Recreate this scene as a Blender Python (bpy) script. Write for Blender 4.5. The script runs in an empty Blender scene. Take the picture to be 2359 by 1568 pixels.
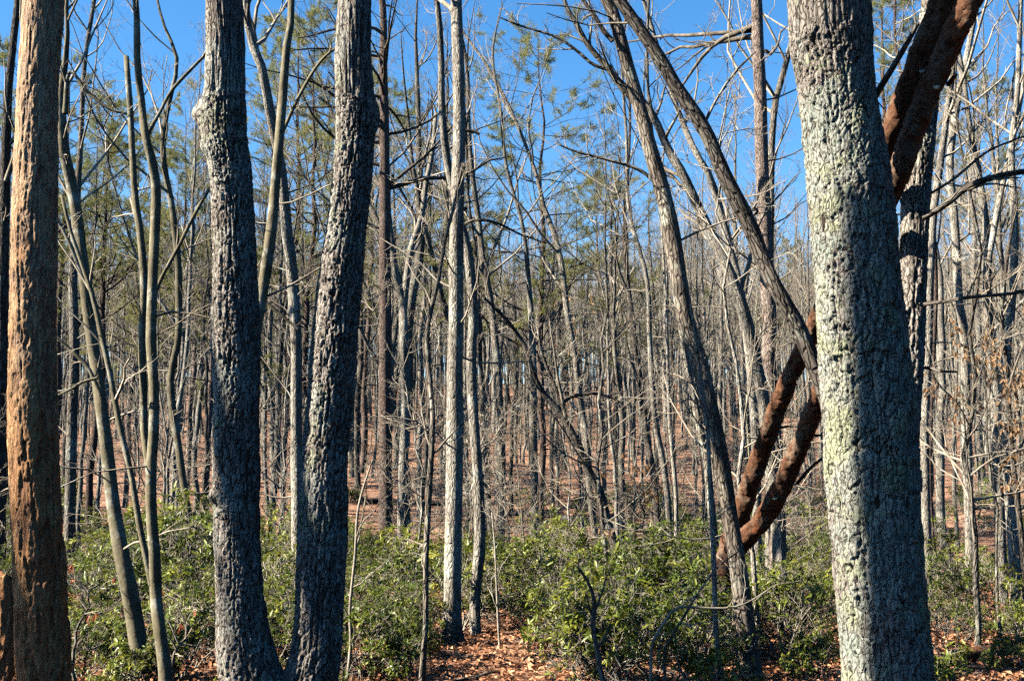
import bpy, math, random
import numpy as np
from mathutils import Vector

# ------------------------------------------------------------------ camera, sky, sun, exposure
SC = bpy.context.scene
COL = SC.collection
PI = math.pi
W, H, F = 2359.0, 1568.0, 2848.0          # picture size the traced points refer to, focal length in those pixels
PITCH = math.radians(6.83)
CAMZ = 1.6
cam_data = bpy.data.cameras.new('camera')
cam_data.sensor_width = 36.0
cam_data.lens = 36.0 * F / W
cam_data.clip_start = 0.05
cam_data.clip_end = 3000.0
cam = bpy.data.objects.new('camera', cam_data)
cam.location = (0, 0, CAMZ)
cam.rotation_euler = (PI / 2 + PITCH, 0, 0)
COL.objects.link(cam)
SC.camera = cam

SUN_EL = math.radians(37.0)
SUN_AZ = math.radians(79.0)               # how far left of straight behind the camera
SUN_DIR = np.array([-math.sin(SUN_AZ) * math.cos(SUN_EL), -math.cos(SUN_AZ) * math.cos(SUN_EL), math.sin(SUN_EL)])
world = bpy.data.worlds.new('World')
SC.world = world
world.use_nodes = True
wn = world.node_tree
wn.nodes.clear()
sky = wn.nodes.new('ShaderNodeTexSky')
sky.sky_type = 'NISHITA'
sky.sun_disc = False
sky.sun_elevation = SUN_EL
sky.sun_rotation = math.atan2(SUN_DIR[0], SUN_DIR[1])
sky.altitude = 300
sky.air_density = 1.0
sky.dust_density = 0.3
sky.ozone_density = 2.6
bg = wn.nodes.new('ShaderNodeBackground')
bg.inputs['Strength'].default_value = 0.055
wo = wn.nodes.new('ShaderNodeOutputWorld')
deep = wn.nodes.new('ShaderNodeHueSaturation')      # clear dry winter air: a deeper blue
deep.inputs['Saturation'].default_value = 1.32
wn.links.new(sky.outputs[0], deep.inputs['Color'])
wn.links.new(deep.outputs[0], bg.inputs['Color'])
wn.links.new(bg.outputs[0], wo.inputs['Surface'])

sun_data = bpy.data.lights.new('sun', 'SUN')
sun_data.energy = 5.0
sun_data.angle = math.radians(0.55)
sun_data.color = (1.0, 0.905, 0.76)
sun = bpy.data.objects.new('sun', sun_data)
sun.rotation_euler = Vector(SUN_DIR.tolist()).to_track_quat('Z', 'Y').to_euler()
sun.location = (-20, -20, 30)
COL.objects.link(sun)

SC.view_settings.view_transform = 'Standard'
SC.view_settings.look = 'None'
SC.view_settings.gamma = 1.0
SC.view_settings.exposure = 2.15
SC.view_settings.use_curve_mapping = False
SC.render.engine = 'CYCLES'
SC.cycles.max_bounces = 2
SC.cycles.diffuse_bounces = 0
SC.cycles.glossy_bounces = 1
SC.cycles.transmission_bounces = 1
SC.cycles.use_denoising = False
SC.cycles.use_adaptive_sampling = True
SC.cycles.adaptive_threshold = 0.03

rng = np.random.default_rng(11)

# ------------------------------------------------------------------ small tools
def nrm(v):
    return v / np.maximum(np.linalg.norm(v, axis=-1, keepdims=True), 1e-9)

FWD = np.array([0, math.cos(PITCH), math.sin(PITCH)])
UPV = np.array([0, -math.sin(PITCH), math.cos(PITCH)])
CAM = np.array([0, 0, CAMZ])

def at(px, py, y):
    """world point seen at picture point (px, py), at distance y along the ground from the camera"""
    d = np.array([(px - W / 2) / F, 0, 0]) + UPV * ((H / 2 - py) / F) + FWD
    return CAM + d * (y / d[1])

def proj(p):
    q = np.asarray(p, float) - CAM
    z = q @ FWD
    return W / 2 + F * q[0] / z, H / 2 - F * (q @ UPV) / z

_L = np.random.default_rng(5).random((48, 48, 48))
def noise(p):
    """smooth value noise, 0..1"""
    i = np.floor(p).astype(int)
    f = p - i
    f = f * f * (3 - 2 * f)
    i0 = i % 48
    i1 = (i + 1) % 48
    x0, y0, z0 = i0[..., 0], i0[..., 1], i0[..., 2]
    x1, y1, z1 = i1[..., 0], i1[..., 1], i1[..., 2]
    fx, fy, fz = f[..., 0], f[..., 1], f[..., 2]
    a = _L[x0, y0, z0] * (1 - fx) + _L[x1, y0, z0] * fx
    b = _L[x0, y1, z0] * (1 - fx) + _L[x1, y1, z0] * fx
    c = _L[x0, y0, z1] * (1 - fx) + _L[x1, y0, z1] * fx
    d = _L[x0, y1, z1] * (1 - fx) + _L[x1, y1, z1] * fx
    return (a * (1 - fy) + b * fy) * (1 - fz) + (c * (1 - fy) + d * fy) * fz

def fbm(p, o=4):
    s, a, t = 0, 1.0, 0
    for k in range(o):
        s = s + a * noise(p * (2.03 ** k) + 7.3 * k)
        t += a
        a *= 0.52
    return s / t

_V = np.random.default_rng(8).random((24, 24, 24, 4))
def voro(p):
    """nearest and second nearest cell distance, and a number for the cell"""
    i = np.floor(p).astype(int)
    f1 = np.full(p.shape[:-1], 9.0)
    f2 = f1.copy()
    cid = np.zeros_like(f1)
    for dx in (-1, 0, 1):
        for dy in (-1, 0, 1):
            for dz in (-1, 0, 1):
                c = i + np.array([dx, dy, dz])
                cm = c % 24
                v = _V[cm[..., 0], cm[..., 1], cm[..., 2]]
                d = np.linalg.norm(c + v[..., :3] - p, axis=-1)
                n = d < f1
                f2 = np.where(n, f1, np.minimum(f2, d))
                cid = np.where(n, v[..., 3], cid)
                f1 = np.where(n, d, f1)
    return f1, f2, cid

def sstep(a, b, x):
    t = np.clip((x - a) / (b - a), 0, 1)
    return t * t * (3 - 2 * t)

def ground_z(x, y):
    x = np.asarray(x, float)
    y = np.asarray(y, float)
    t = y - 27 - 1.5 * np.sin(x * 0.11)
    hill = 0.125 * 5 * np.log1p(np.exp(np.clip(t / 5, -30, 30)))
    hill = np.where(t > 90, 0.125 * 90 + (1 - np.exp(-(np.maximum(t, 90) - 90) / 30)) * 3.5, hill)
    hill = hill - sstep(150, 420, y) * 10
    p = np.stack([x * 0.12, y * 0.12, np.zeros_like(x)], -1)
    n = (fbm(p, 3) - 0.5) * (0.25 + sstep(18, 45, y) * 1.7)
    gully = -0.55 * np.exp(-((y - 25 - 0.12 * x) / 4.0) ** 2)
    back = 0.34 * 6 * np.log1p(np.exp(np.clip((-y - 9) / 6, -30, 12)))
    right = 0.30 * 5 * np.log1p(np.exp(np.clip((x - 0.5 * np.abs(y) - 9) / 5, -30, 12)))
    shade_bank = np.maximum(22 * (1 - np.exp(-(back + right) / 22)) - 0.4, 0)  # unseen rise behind and to the right, added to block low sky light
    return hill + n * sstep(-10, 14, y) + gully + shade_bank

# ------------------------------------------------------------------ mesh building
def mesh(name, V, Q=None, T=None, mat=None, attrs=None, smooth=True, along=None):
    me = bpy.data.meshes.new(name)
    V = np.ascontiguousarray(V, dtype=np.float32).reshape(-1, 3)
    Q = np.zeros((0, 4), np.int32) if Q is None else np.asarray(Q, np.int32).reshape(-1, 4)
    T = np.zeros((0, 3), np.int32) if T is None else np.asarray(T, np.int32).reshape(-1, 3)
    me.vertices.add(len(V))
    me.vertices.foreach_set('co', V.ravel())
    me.loops.add(Q.size + T.size)
    me.loops.foreach_set('vertex_index', np.concatenate([Q.ravel(), T.ravel()]))
    me.polygons.add(len(Q) + len(T))
    me.polygons.foreach_set('loop_start', np.concatenate([np.arange(len(Q)) * 4, Q.size + np.arange(len(T)) * 3]).astype(np.int32))
    me.polygons.foreach_set('use_smooth', np.full(len(Q) + len(T), smooth))
    for k, a in (attrs or {}).items():
        at_ = me.attributes.new(k, 'FLOAT', 'POINT')
        at_.data.foreach_set('value', np.ascontiguousarray(a, dtype=np.float32).ravel())
    if along is not None:
        at_ = me.attributes.new('along', 'FLOAT_VECTOR', 'POINT')
        at_.data.foreach_set('vector', np.ascontiguousarray(along, dtype=np.float32).ravel())
    me.update(calc_edges=True)
    if mat is not None:
        me.materials.append(mat)
    return me

def obj(name, me, parent=None, loc=None):
    o = bpy.data.objects.new(name, me)
    COL.objects.link(o)
    if parent is not None:
        o.parent = parent
    if loc is not None:
        o.location = [float(c) for c in loc]
    if name in ('twigs', 'needles', 'foliage', 'crown'):
        o['kind'] = 'stuff'          # too fine to pick apart
    return o

def tag(o, label, cat, group=None):
    o['label'] = label
    o['category'] = cat
    if group:
        o['group'] = group
    return o

def thing(name, label, cat, loc, group=None, rotz=0.0):
    o = bpy.data.objects.new(name, None)
    o.empty_display_size = 0.2
    COL.objects.link(o)
    o.location = [float(c) for c in loc]
    o.rotation_euler = (0, 0, rotz)
    return tag(o, label, cat, group)

class Geo:
    """collects pieces that belong to one part"""
    def __init__(s):
        s.V, s.Q, s.T, s.n, s.A, s.C = [], [], [], 0, [], []
    def add(s, V, Q=None, T=None, a=None, c=None):
        V = np.asarray(V).reshape(-1, 3)
        if Q is not None and len(Q):
            s.Q.append(np.asarray(Q).reshape(-1, 4) + s.n)
        if T is not None and len(T):
            s.T.append(np.asarray(T).reshape(-1, 3) + s.n)
        s.V.append(V)
        s.A.append(np.zeros(len(V)) if a is None else np.asarray(a).ravel())
        s.C.append(V if c is None else c)
        s.n += len(V)
        return s
    def mesh(s, name, mat, smooth=True):
        return mesh(name, np.concatenate(s.V), np.concatenate(s.Q) if s.Q else None,
                    np.concatenate(s.T) if s.T else None, mat, {'rnd': np.concatenate(s.A)}, smooth, np.concatenate(s.C))

def tubes(P, R, sides):
    """P (n,k,3), R (n,k): n round tapering tubes"""
    n, k, _ = P.shape
    tan = np.empty_like(P)
    tan[:, 1:-1] = P[:, 2:] - P[:, :-2]
    tan[:, 0] = P[:, 1] - P[:, 0]
    tan[:, -1] = P[:, -1] - P[:, -2]
    tan = nrm(tan)
    chord = nrm(P[:, -1] - P[:, 0])
    ref = np.where(np.abs(chord[:, :1]) < 0.7, np.array([[1.0, 0, 0]]), np.array([[0, 1.0, 0]]))[:, None, :]
    b = nrm(np.cross(tan, ref))
    a = np.cross(b, tan)
    th = np.arange(sides) * 2 * PI / sides
    V = P[:, :, None, :] + R[:, :, None, None] * (np.cos(th)[None, None, :, None] * a[:, :, None, :] + np.sin(th)[None, None, :, None] * b[:, :, None, :])
    idx = np.arange(n * k * sides).reshape(n, k, sides)
    nx = np.roll(idx, -1, axis=2)
    Q = np.stack([idx[:, :-1], nx[:, :-1], nx[:, 1:], idx[:, 1:]], -1).reshape(-1, 4)
    return V.reshape(-1, 3), Q

def spawn(r, P, R, n, t0, t1, ln, ang, up, kc, rr, jit=0.15, rmin=0.003, rmax=9.0, tip=0.25, thin=0.5, side=None):
    """branches growing from every tube of a level"""
    m, k, _ = P.shape
    plen = np.linalg.norm(np.diff(P, axis=1), axis=-1).sum(1)
    idx = np.repeat(np.arange(m), n)
    M = len(idx)
    t = r.uniform(t0, t1, M)
    f = t * (k - 1)
    i = np.clip(np.floor(f).astype(int), 0, k - 2)
    fr = (f - i)[:, None]
    pos = P[idx, i] * (1 - fr) + P[idx, i + 1] * fr
    rad = R[idx, i] * (1 - fr[:, 0]) + R[idx, i + 1] * fr[:, 0]
    tan = nrm(P[idx, i + 1] - P[idx, i])
    q = r.normal(size=(M, 3))
    if side is not None:
        q = q + np.array(side)
    perp = nrm(q - (q * tan).sum(1, keepdims=True) * tan)
    a = np.radians(r.uniform(ang[0], ang[1], M))[:, None]
    d = np.cos(a) * tan + np.sin(a) * perp
    L = r.uniform(ln[0], ln[1], M) * plen[idx] * (1 - thin * (t - t0) / max(t1 - t0, 1e-6))
    C = np.empty((M, kc, 3))
    C[:, 0] = pos
    for j in range(1, kc):
        d = nrm(d + r.normal(size=(M, 3)) * jit + np.array([0, 0, up]))
        C[:, j] = C[:, j - 1] + d * (L / (kc - 1))[:, None]
    r0 = np.clip(rad * rr * r.uniform(0.7, 1.15, M), rmin, rmax)
    r0 = np.minimum(r0, np.maximum(rad * 0.9, rmin))
    C_R = r0[:, None] * np.linspace(1, tip, kc)[None] ** 0.8
    return C, C_R

def smooth_path(pts, n):
    """Catmull-Rom through the points, resampled evenly (works for any number of columns)"""
    p = np.asarray(pts, float)
    p = np.vstack([2 * p[0] - p[1], p, 2 * p[-1] - p[-2]])
    out = []
    for i in range(1, len(p) - 2):
        for t in np.linspace(0, 1, 14, endpoint=False):
            a, b, c, d = p[i - 1], p[i], p[i + 1], p[i + 2]
            out.append(0.5 * (2 * b + (c - a) * t + (2 * a - 5 * b + 4 * c - d) * t * t + (3 * b - a - 3 * c + d) * t ** 3))
    out.append(p[-2])
    out = np.array(out)
    s = np.concatenate([[0], np.cumsum(np.linalg.norm(np.diff(out[:, :3], axis=0), axis=1))])
    u = np.linspace(0, s[-1], n)
    return np.stack([np.interp(u, s, out[:, j]) for j in range(out.shape[1])], 1)

def traced(pts, d, n=40, top=None, wob=0.02, seed=0, to_ground=True, base_flare=1.25):
    """trunk line from picture points (x, y, width) listed from the foot up, standing d metres away"""
    r = np.random.default_rng(seed + 100)
    rows = []
    dd = np.broadcast_to(np.asarray(d, float), (len(pts),)).copy()
    if wob:
        dd = dd * (1 + np.cumsum(r.normal(size=len(pts))) * wob * 0.3)
    for (x, y, w), q in zip(pts, dd):
        p = at(x, y, q)
        rows.append([*p, 0.5 * w / F * ((p - CAM) @ FWD)])
    rows = np.array(rows)
    if to_ground:
        b = rows[0]
        gz = float(ground_z(b[0], b[1]))
        if b[2] > gz + 0.12:
            dirv = nrm(rows[0, :3] - rows[min(2, len(rows) - 1), :3])
            dirv[:2] *= 0.6
            q = b[:3] + dirv * (b[2] - gz + 0.1) / max(-dirv[2], 0.3)
            rows = np.vstack([[*q, b[3] * base_flare], rows])
        else:
            rows[0, 3] *= base_flare
    if top is not None and rows[-1, 2] < top:
        while rows[-1, 2] < top:
            dirv = nrm(nrm(rows[-1, :3] - rows[-2, :3]) + np.array([r.normal() * 0.12, r.normal() * 0.12, 0.25]))
            rows = np.vstack([rows, [*(rows[-1, :3] + dirv * 1.3), max(rows[-1, 3] * 0.86, 0.012)]])
        rows[-1, 3] = 0.008
    return smooth_path(rows, n)

# ------------------------------------------------------------------ materials
class NT:
    def __init__(s, name):
        s.m = bpy.data.materials.new(name)
        s.m.use_nodes = True
        s.t = s.m.node_tree
        s.t.nodes.clear()
        s.out = s.t.nodes.new('ShaderNodeOutputMaterial')
    def n(s, typ, **kw):
        nd = s.t.nodes.new('ShaderNode' + typ)
        for k, v in kw.items():
            if hasattr(nd, k) and k not in ('inputs',):
                setattr(nd, k, v)
            else:
                s.put(nd, k, v)
        return nd
    def put(s, nd, k, v):
        sock = nd.inputs[k if not (isinstance(k, str) and k.startswith('_')) else int(k[1:])]
        if hasattr(v, 'is_output') or isinstance(v, bpy.types.NodeSocket):
            s.t.links.new(v, sock)
        else:
            sock.default_value = v
    def ramp(s, fac, stops, interp='LINEAR'):
        nd = s.t.nodes.new('ShaderNodeValToRGB')
        nd.color_ramp.interpolation = interp
        e = nd.color_ramp.elements
        while len(e) < len(stops):
            e.new(0.5)
        for el, (p, c) in zip(e, stops):
            el.position = p
            el.color = (*c, 1) if len(c) == 3 else c
        s.t.links.new(fac, nd.inputs[0])
        return nd.outputs[0]
    def mixc(s, fac, a, b, mode='MIX'):
        nd = s.t.nodes.new('ShaderNodeMix')
        nd.data_type = 'RGBA'
        nd.blend_type = mode
        for k, v in ((0, fac), (6, a), (7, b)):
            if isinstance(v, bpy.types.NodeSocket):
                s.t.links.new(v, nd.inputs[k])
            else:
                nd.inputs[k].default_value = v if k == 0 else (*v, 1)
        return nd.outputs[2]
    def math(s, op, a, b=None, clamp=False):
        nd = s.t.nodes.new('ShaderNodeMath')
        nd.operation = op
        nd.use_clamp = clamp
        for k, v in ((0, a), (1, b)):
            if v is None:
                continue
            if isinstance(v, bpy.types.NodeSocket):
                s.t.links.new(v, nd.inputs[k])
            else:
                nd.inputs[k].default_value = v
        return nd.outputs[0]
    def vmul(s, v, xyz):
        nd = s.t.nodes.new('ShaderNodeVectorMath')
        nd.operation = 'MULTIPLY'
        s.t.links.new(v, nd.inputs[0])
        nd.inputs[1].default_value = xyz
        return nd.outputs[0]
    def coords(s, along=False):
        tc = s.t.nodes.new('ShaderNodeTexCoord') if not along else s.n('Attribute', attribute_name='along')
        oi = s.t.nodes.new('ShaderNodeObjectInfo')
        ad = s.t.nodes.new('ShaderNodeVectorMath')
        ad.operation = 'ADD'
        mu = s.math('MULTIPLY', oi.outputs['Random'], 61.7)
        s.t.links.new(tc.outputs['Vector' if along else 'Object'], ad.inputs[0])
        s.t.links.new(mu, ad.inputs[1])
        return ad.outputs[0], oi.outputs['Random']
    def noise(s, vec, scale, detail=4, rough=0.6):
        nd = s.n('TexNoise', Scale=scale, Detail=detail, Roughness=rough, Vector=vec)
        return nd.outputs[0]
    def surf(s, col, rough=0.85, spec=0.25, bump=None, bstr=0.5, bdist=0.01, trans=None):
        p = s.t.nodes.new('ShaderNodeBsdfPrincipled')
        s.put(p, 'Base Color', col if isinstance(col, bpy.types.NodeSocket) else (*col, 1))
        s.put(p, 'Roughness', rough)
        s.put(p, 'Specular IOR Level', spec)
        if bump is not None:
            b = s.n('Bump', Strength=bstr, Distance=bdist, Height=bump)
            s.put(p, 'Normal', b.outputs[0])
        sh = p.outputs[0]
        if trans:
            tr = s.t.nodes.new('ShaderNodeBsdfTranslucent')
            s.put(tr, 'Color', col if isinstance(col, bpy.types.NodeSocket) else (*col, 1))
            mx = s.t.nodes.new('ShaderNodeMixShader')
            mx.inputs[0].default_value = trans
            s.t.links.new(sh, mx.inputs[1])
            s.t.links.new(tr.outputs[0], mx.inputs[2])
            sh = mx.outputs[0]
        s.t.links.new(sh, s.out.inputs['Surface'])
        return s.m

def bark(name, dark, mid, light, lichen=(0.5, 0.52, 0.44), lich=0.5, scale=14.0, stretch=0.16, bumpd=0.012, blotch=1.6, bands=0.0, vary=0.28, k=0.66, crack=0.0):
    dark, mid, light, lichen = [tuple(c * k for c in q) for q in (dark, mid, light, lichen)]
    s = NT(name)
    v, rnd = s.coords(True)
    vs = s.vmul(v, (1, 1, stretch))
    n1 = s.noise(vs, scale, 4, 0.7)
    col = s.ramp(n1, [(0.3, dark), (0.5, mid), (0.68, light)])
    lm = s.noise(v, blotch * 1.5, 5, 0.75)
    lf = s.ramp(lm, [(0.62 - 0.22 * lich, (0, 0, 0)), (0.70 - 0.18 * lich, (1, 1, 1))])
    col = s.mixc(s.math('MULTIPLY', lf, 0.75), col, lichen)
    if bands:
        nb = s.noise(s.vmul(v, (0.6, 0.6, 7.0)), 1.3, 3, 0.6)
        bf = s.ramp(nb, [(0.52, (0, 0, 0)), (0.66, (1, 1, 1))])
        col = s.mixc(s.math('MULTIPLY', bf, bands), col, light)
    if crack:
        wob = s.n('TexNoise', Scale=7.0, Detail=2, Vector=v)
        vw = s.n('VectorMath', operation='MULTIPLY_ADD', _0=wob.outputs[1], _1=(0.05, 0.05, 0.10), _2=v)
        cr = s.n('TexVoronoi', feature='DISTANCE_TO_EDGE', Scale=scale * 2.2, Vector=s.vmul(vw.outputs[0], (1, 1, 0.22)))
        cf = s.ramp(cr.outputs[0], [(0.03, (1, 1, 1)), (0.13, (0, 0, 0))])
        col = s.mixc(s.math('MULTIPLY', cf, crack), col, tuple(c * 0.45 for c in dark))
        n1 = s.math('ADD', n1, s.math('MULTIPLY', s.math('MINIMUM', cr.outputs[0], 0.16), 3.0))
    # each tree a little lighter or darker than its neighbours
    va = s.math('ADD', s.math('MULTIPLY', rnd, 2 * vary), 1 - vary)
    hs = s.n('HueSaturation', Color=col, Value=va)
    if bumpd < 0.003:
        return s.surf(hs.outputs[0], 0.9, 0.15)
    return s.surf(hs.outputs[0], 0.9, 0.15, n1, 1.0, bumpd * 2)

def hero_bark(name, crack, body, ridge, lichens, lich, fine=60, k=0.5):
    """bark for the trunks whose plates are modelled: 'hgt' says how proud a spot stands, 'rnd' which plate it is"""
    crack, body, ridge = [tuple(c * k for c in q) for q in (crack, body, ridge)]
    lichens = [tuple(c * k for c in q) for q in lichens]
    s = NT(name)
    v, _ = s.coords()
    h = s.n('Attribute', attribute_name='hgt').outputs['Fac']
    pl = s.n('Attribute', attribute_name='rnd').outputs['Fac']
    n1 = s.noise(s.vmul(v, (1, 1, 0.35)), fine * 0.6, 5, 0.75)
    tone = s.math('ADD', s.math('MULTIPLY', n1, 0.75), s.math('MULTIPLY', pl, 0.25))
    col = s.ramp(tone, [(0.34, body), (0.6, ridge)])
    wob = s.n('TexNoise', Scale=9.0, Detail=2, Vector=v)
    vw = s.n('VectorMath', operation='MULTIPLY_ADD', _0=wob.outputs[1], _1=(0.06, 0.06, 0.10), _2=v)
    cr = s.n('TexVoronoi', feature='DISTANCE_TO_EDGE', Scale=fine * 0.55, Vector=s.vmul(vw.outputs[0], (1, 1, 0.3)))
    crack_f = s.ramp(cr.outputs[0], [(0.02, (1, 1, 1)), (0.09, (0, 0, 0))])
    col = s.mixc(s.math('MULTIPLY', crack_f, 0.85), col, crack)
    col = s.mixc(s.ramp(h, [(0.05, (1, 1, 1)), (0.24, (0, 0, 0))]), col, crack)  # furrows: brown inner bark, deepened with shade put into the colour
    big = s.noise(v, 1.7, 4, 0.65)
    small = s.noise(v, fine * 0.35, 5, 0.75)
    lm = s.math('ADD', s.math('MULTIPLY', big, 0.75), s.math('MULTIPLY', small, 0.38))
    lf = s.ramp(lm, [(0.72 - 0.26 * lich, (0, 0, 0)), (0.74 - 0.25 * lich, (1, 1, 1))])
    lf = s.math('MULTIPLY', lf, s.ramp(h, [(0.12, (0, 0, 0)), (0.28, (1, 1, 1))]))
    lf = s.math('MULTIPLY', lf, s.math('SUBTRACT', 1.0, s.math('MULTIPLY', crack_f, 0.7)))
    which = s.noise(v, 3.2, 3, 0.6)
    lc = s.ramp(which, [(0.38, lichens[0]), (0.5, lichens[1]), (0.6, lichens[2])])
    lc = s.mixc(s.ramp(n1, [(0.35, (0.45, 0.45, 0.45)), (0.6, (0, 0, 0))]), lc, body)
    col = s.mixc(s.math('MULTIPLY', lf, 0.9), col, lc)
    bh = s.math('ADD', small, s.math('MULTIPLY', s.math('MINIMUM', cr.outputs[0], 0.12), 5.0))
    return s.surf(col, 0.92, 0.12, bh, 0.9, 0.012)

M = {}
M['hero_oak'] = hero_bark('furrowed_oak_bark', (0.05, 0.038, 0.03), (0.15, 0.13, 0.11), (0.36, 0.325, 0.285),
                          [(0.36, 0.38, 0.34), (0.44, 0.44, 0.39), (0.34, 0.36, 0.25)], 0.5, k=0.72)
M['hero_lichen'] = hero_bark('lichen_crusted_oak_bark', (0.055, 0.042, 0.034), (0.19, 0.165, 0.14), (0.36, 0.325, 0.285),
                             [(0.33, 0.39, 0.33), (0.43, 0.45, 0.38), (0.42, 0.46, 0.28)], 0.66, k=0.6)
M['oak'] = bark('grey_oak_bark', (0.075, 0.062, 0.05), (0.18, 0.158, 0.128), (0.32, 0.29, 0.24), (0.38, 0.39, 0.32), 0.45, bumpd=0.014, crack=0.55, k=0.85)
M['pale'] = bark('pale_grey_bark', (0.12, 0.105, 0.085), (0.26, 0.235, 0.195), (0.42, 0.39, 0.33), (0.46, 0.46, 0.39), 0.45, scale=18, bands=0.25, bumpd=0.010, k=0.88, crack=0.42)
M['smooth'] = bark('smooth_young_bark', (0.10, 0.088, 0.055), (0.19, 0.165, 0.105), (0.29, 0.26, 0.175), (0.46, 0.46, 0.39), 0.42, scale=10, stretch=0.5, bumpd=0.006, blotch=2.0, bands=0.4)
M['brown'] = bark('grey_brown_bark', (0.06, 0.048, 0.038), (0.17, 0.142, 0.112), (0.30, 0.262, 0.21), (0.38, 0.38, 0.31), 0.35, bumpd=0.014, crack=0.6, k=0.74)
M['dark'] = bark('dark_brown_bark', (0.06, 0.05, 0.042), (0.135, 0.115, 0.095), (0.25, 0.22, 0.185), (0.36, 0.37, 0.31), 0.35, bumpd=0.014, crack=0.75)
M['pine_red'] = bark('reddish_pine_bark', (0.085, 0.058, 0.046), (0.19, 0.135, 0.11), (0.30, 0.225, 0.19), (0.34, 0.29, 0.25), 0.25, scale=26, stretch=0.45, bumpd=0.012, crack=0.6)
M['pine_scaly'] = bark('scaly_pink_grey_pine_bark', (0.15, 0.105, 0.085), (0.34, 0.265, 0.225), (0.50, 0.42, 0.365), (0.52, 0.47, 0.41), 0.3, scale=24, stretch=0.42, bumpd=0.012, crack=0.5)
M['twig'] = bark('twig_bark', (0.12, 0.098, 0.072), (0.23, 0.195, 0.148), (0.36, 0.315, 0.25), (0.46, 0.46, 0.40), 0.25, scale=5, stretch=1, bumpd=0.002, k=1.0)
M['twig_dark'] = bark('dark_twig_bark', (0.07, 0.058, 0.045), (0.13, 0.11, 0.088), (0.22, 0.19, 0.155), (0.34, 0.34, 0.28), 0.2, scale=6, stretch=1, bumpd=0.002)
M['shrub_twig'] = bark('shrub_twig_bark', (0.17, 0.145, 0.11), (0.31, 0.275, 0.215), (0.46, 0.42, 0.345), (0.42, 0.42, 0.33), 0.2, scale=7, stretch=1, bumpd=0.002, k=0.75)

def dead_wood_mat():
    s = NT('weathered_bare_wood')
    v, _ = s.coords()
    h = s.n('Attribute', attribute_name='hgt').outputs['Fac']
    n1 = s.noise(s.vmul(v, (1, 1, 0.16)), 60, 6, 0.7)
    col = s.ramp(n1, [(0.34, (0.075, 0.038, 0.016)), (0.45, (0.24, 0.12, 0.045)), (0.54, (0.42, 0.245, 0.10)), (0.66, (0.62, 0.44, 0.235))])
    big = s.noise(s.vmul(v, (1.6, 1.6, 0.55)), 2.0, 4, 0.65)
    col = s.mixc(s.math('MULTIPLY', s.ramp(big, [(0.5, (0, 0, 0)), (0.66, (1, 1, 1))]), 0.6), col, (0.46, 0.20, 0.06))
    gr = s.noise(s.vmul(v, (2.2, 2.2, 0.5)), 3.1, 4, 0.65)
    col = s.mixc(s.math('MULTIPLY', s.ramp(gr, [(0.52, (0, 0, 0)), (0.68, (1, 1, 1))]), 0.55), col, (0.20, 0.165, 0.14))
    # upper stem bleached, lower stem still damp and brown
    sep = s.n('SeparateXYZ', Vector=v)
    col = s.mixc(s.math('MULTIPLY', s.ramp(h, [(0.05, (1, 1, 1)), (0.35, (0, 0, 0))]), 0.8), col, (0.13, 0.062, 0.03))
    up = s.n('MapRange', Value=s.n('TexCoord').outputs['Object'])
    sz = s.n('SeparateXYZ', Vector=s.n('TexCoord').outputs['Object'])
    s.put(up, 'Value', sz.outputs[2])
    s.put(up, 'From Min', 1.2)
    s.put(up, 'From Max', 4.0)
    col2 = s.mixc(0.35, col, (0.66, 0.57, 0.44))
    col = s.mixc(s.math('MULTIPLY', up.outputs[0], s.ramp(n1, [(0.36, (0, 0, 0)), (0.5, (1, 1, 1))])), col, col2)
    col = s.mixc(1.0, col, (0.84, 0.78, 0.74), 'MULTIPLY')
    lo = s.n('MapRange', Value=sz.outputs[2])
    s.put(lo, 'From Min', 2.6)
    s.put(lo, 'From Max', 0.6)
    damp = s.math('MULTIPLY', lo.outputs[0], s.ramp(s.noise(s.vmul(v, (2.5, 2.5, 0.6)), 2.4, 4, 0.7), [(0.36, (0, 0, 0)), (0.54, (1, 1, 1))]))
    col = s.mixc(s.math('MULTIPLY', damp, 0.7), col, (0.24, 0.105, 0.045))
    fl = s.noise(s.vmul(v, (1, 1, 0.3)), 95, 3, 0.7)
    col = s.mixc(s.ramp(fl, [(0.32, (0.6, 0.6, 0.6)), (0.40, (0, 0, 0))]), col, (0.15, 0.08, 0.038))
    return s.surf(col, 0.8, 0.2, s.math('ADD', n1, s.math('MULTIPLY', fl, 0.8)), 1.0, 0.014)
M['dead'] = dead_wood_mat()

def log_mat():
    s = NT('rotting_brown_wood')
    v, _ = s.coords()
    n1 = s.noise(v, 16, 6, 0.68)
    col = s.ramp(n1, [(0.35, (0.10, 0.05, 0.03)), (0.52, (0.19, 0.105, 0.065)), (0.68, (0.30, 0.185, 0.125))])
    big = s.noise(v, 1.8, 4, 0.6)
    col = s.mixc(s.ramp(big, [(0.53, (0, 0, 0)), (0.62, (1, 1, 1))]), col, (0.33, 0.115, 0.04))
    gy_ = s.noise(v, 4.5, 4, 0.7)
    col = s.mixc(s.ramp(gy_, [(0.50, (0, 0, 0)), (0.57, (1, 1, 1))]), col, (0.25, 0.20, 0.16))
    col = s.mixc(s.ramp(s.noise(v, 7.0, 3, 0.6), [(0.36, (1, 1, 1)), (0.42, (0, 0, 0))]), col, (0.06, 0.04, 0.03))
    col = s.mixc(1.0, col, (0.52, 0.43, 0.36), 'MULTIPLY')
    return s.surf(col, 0.85, 0.15, n1, 0.9, 0.03)
M['log'] = log_mat()

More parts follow.
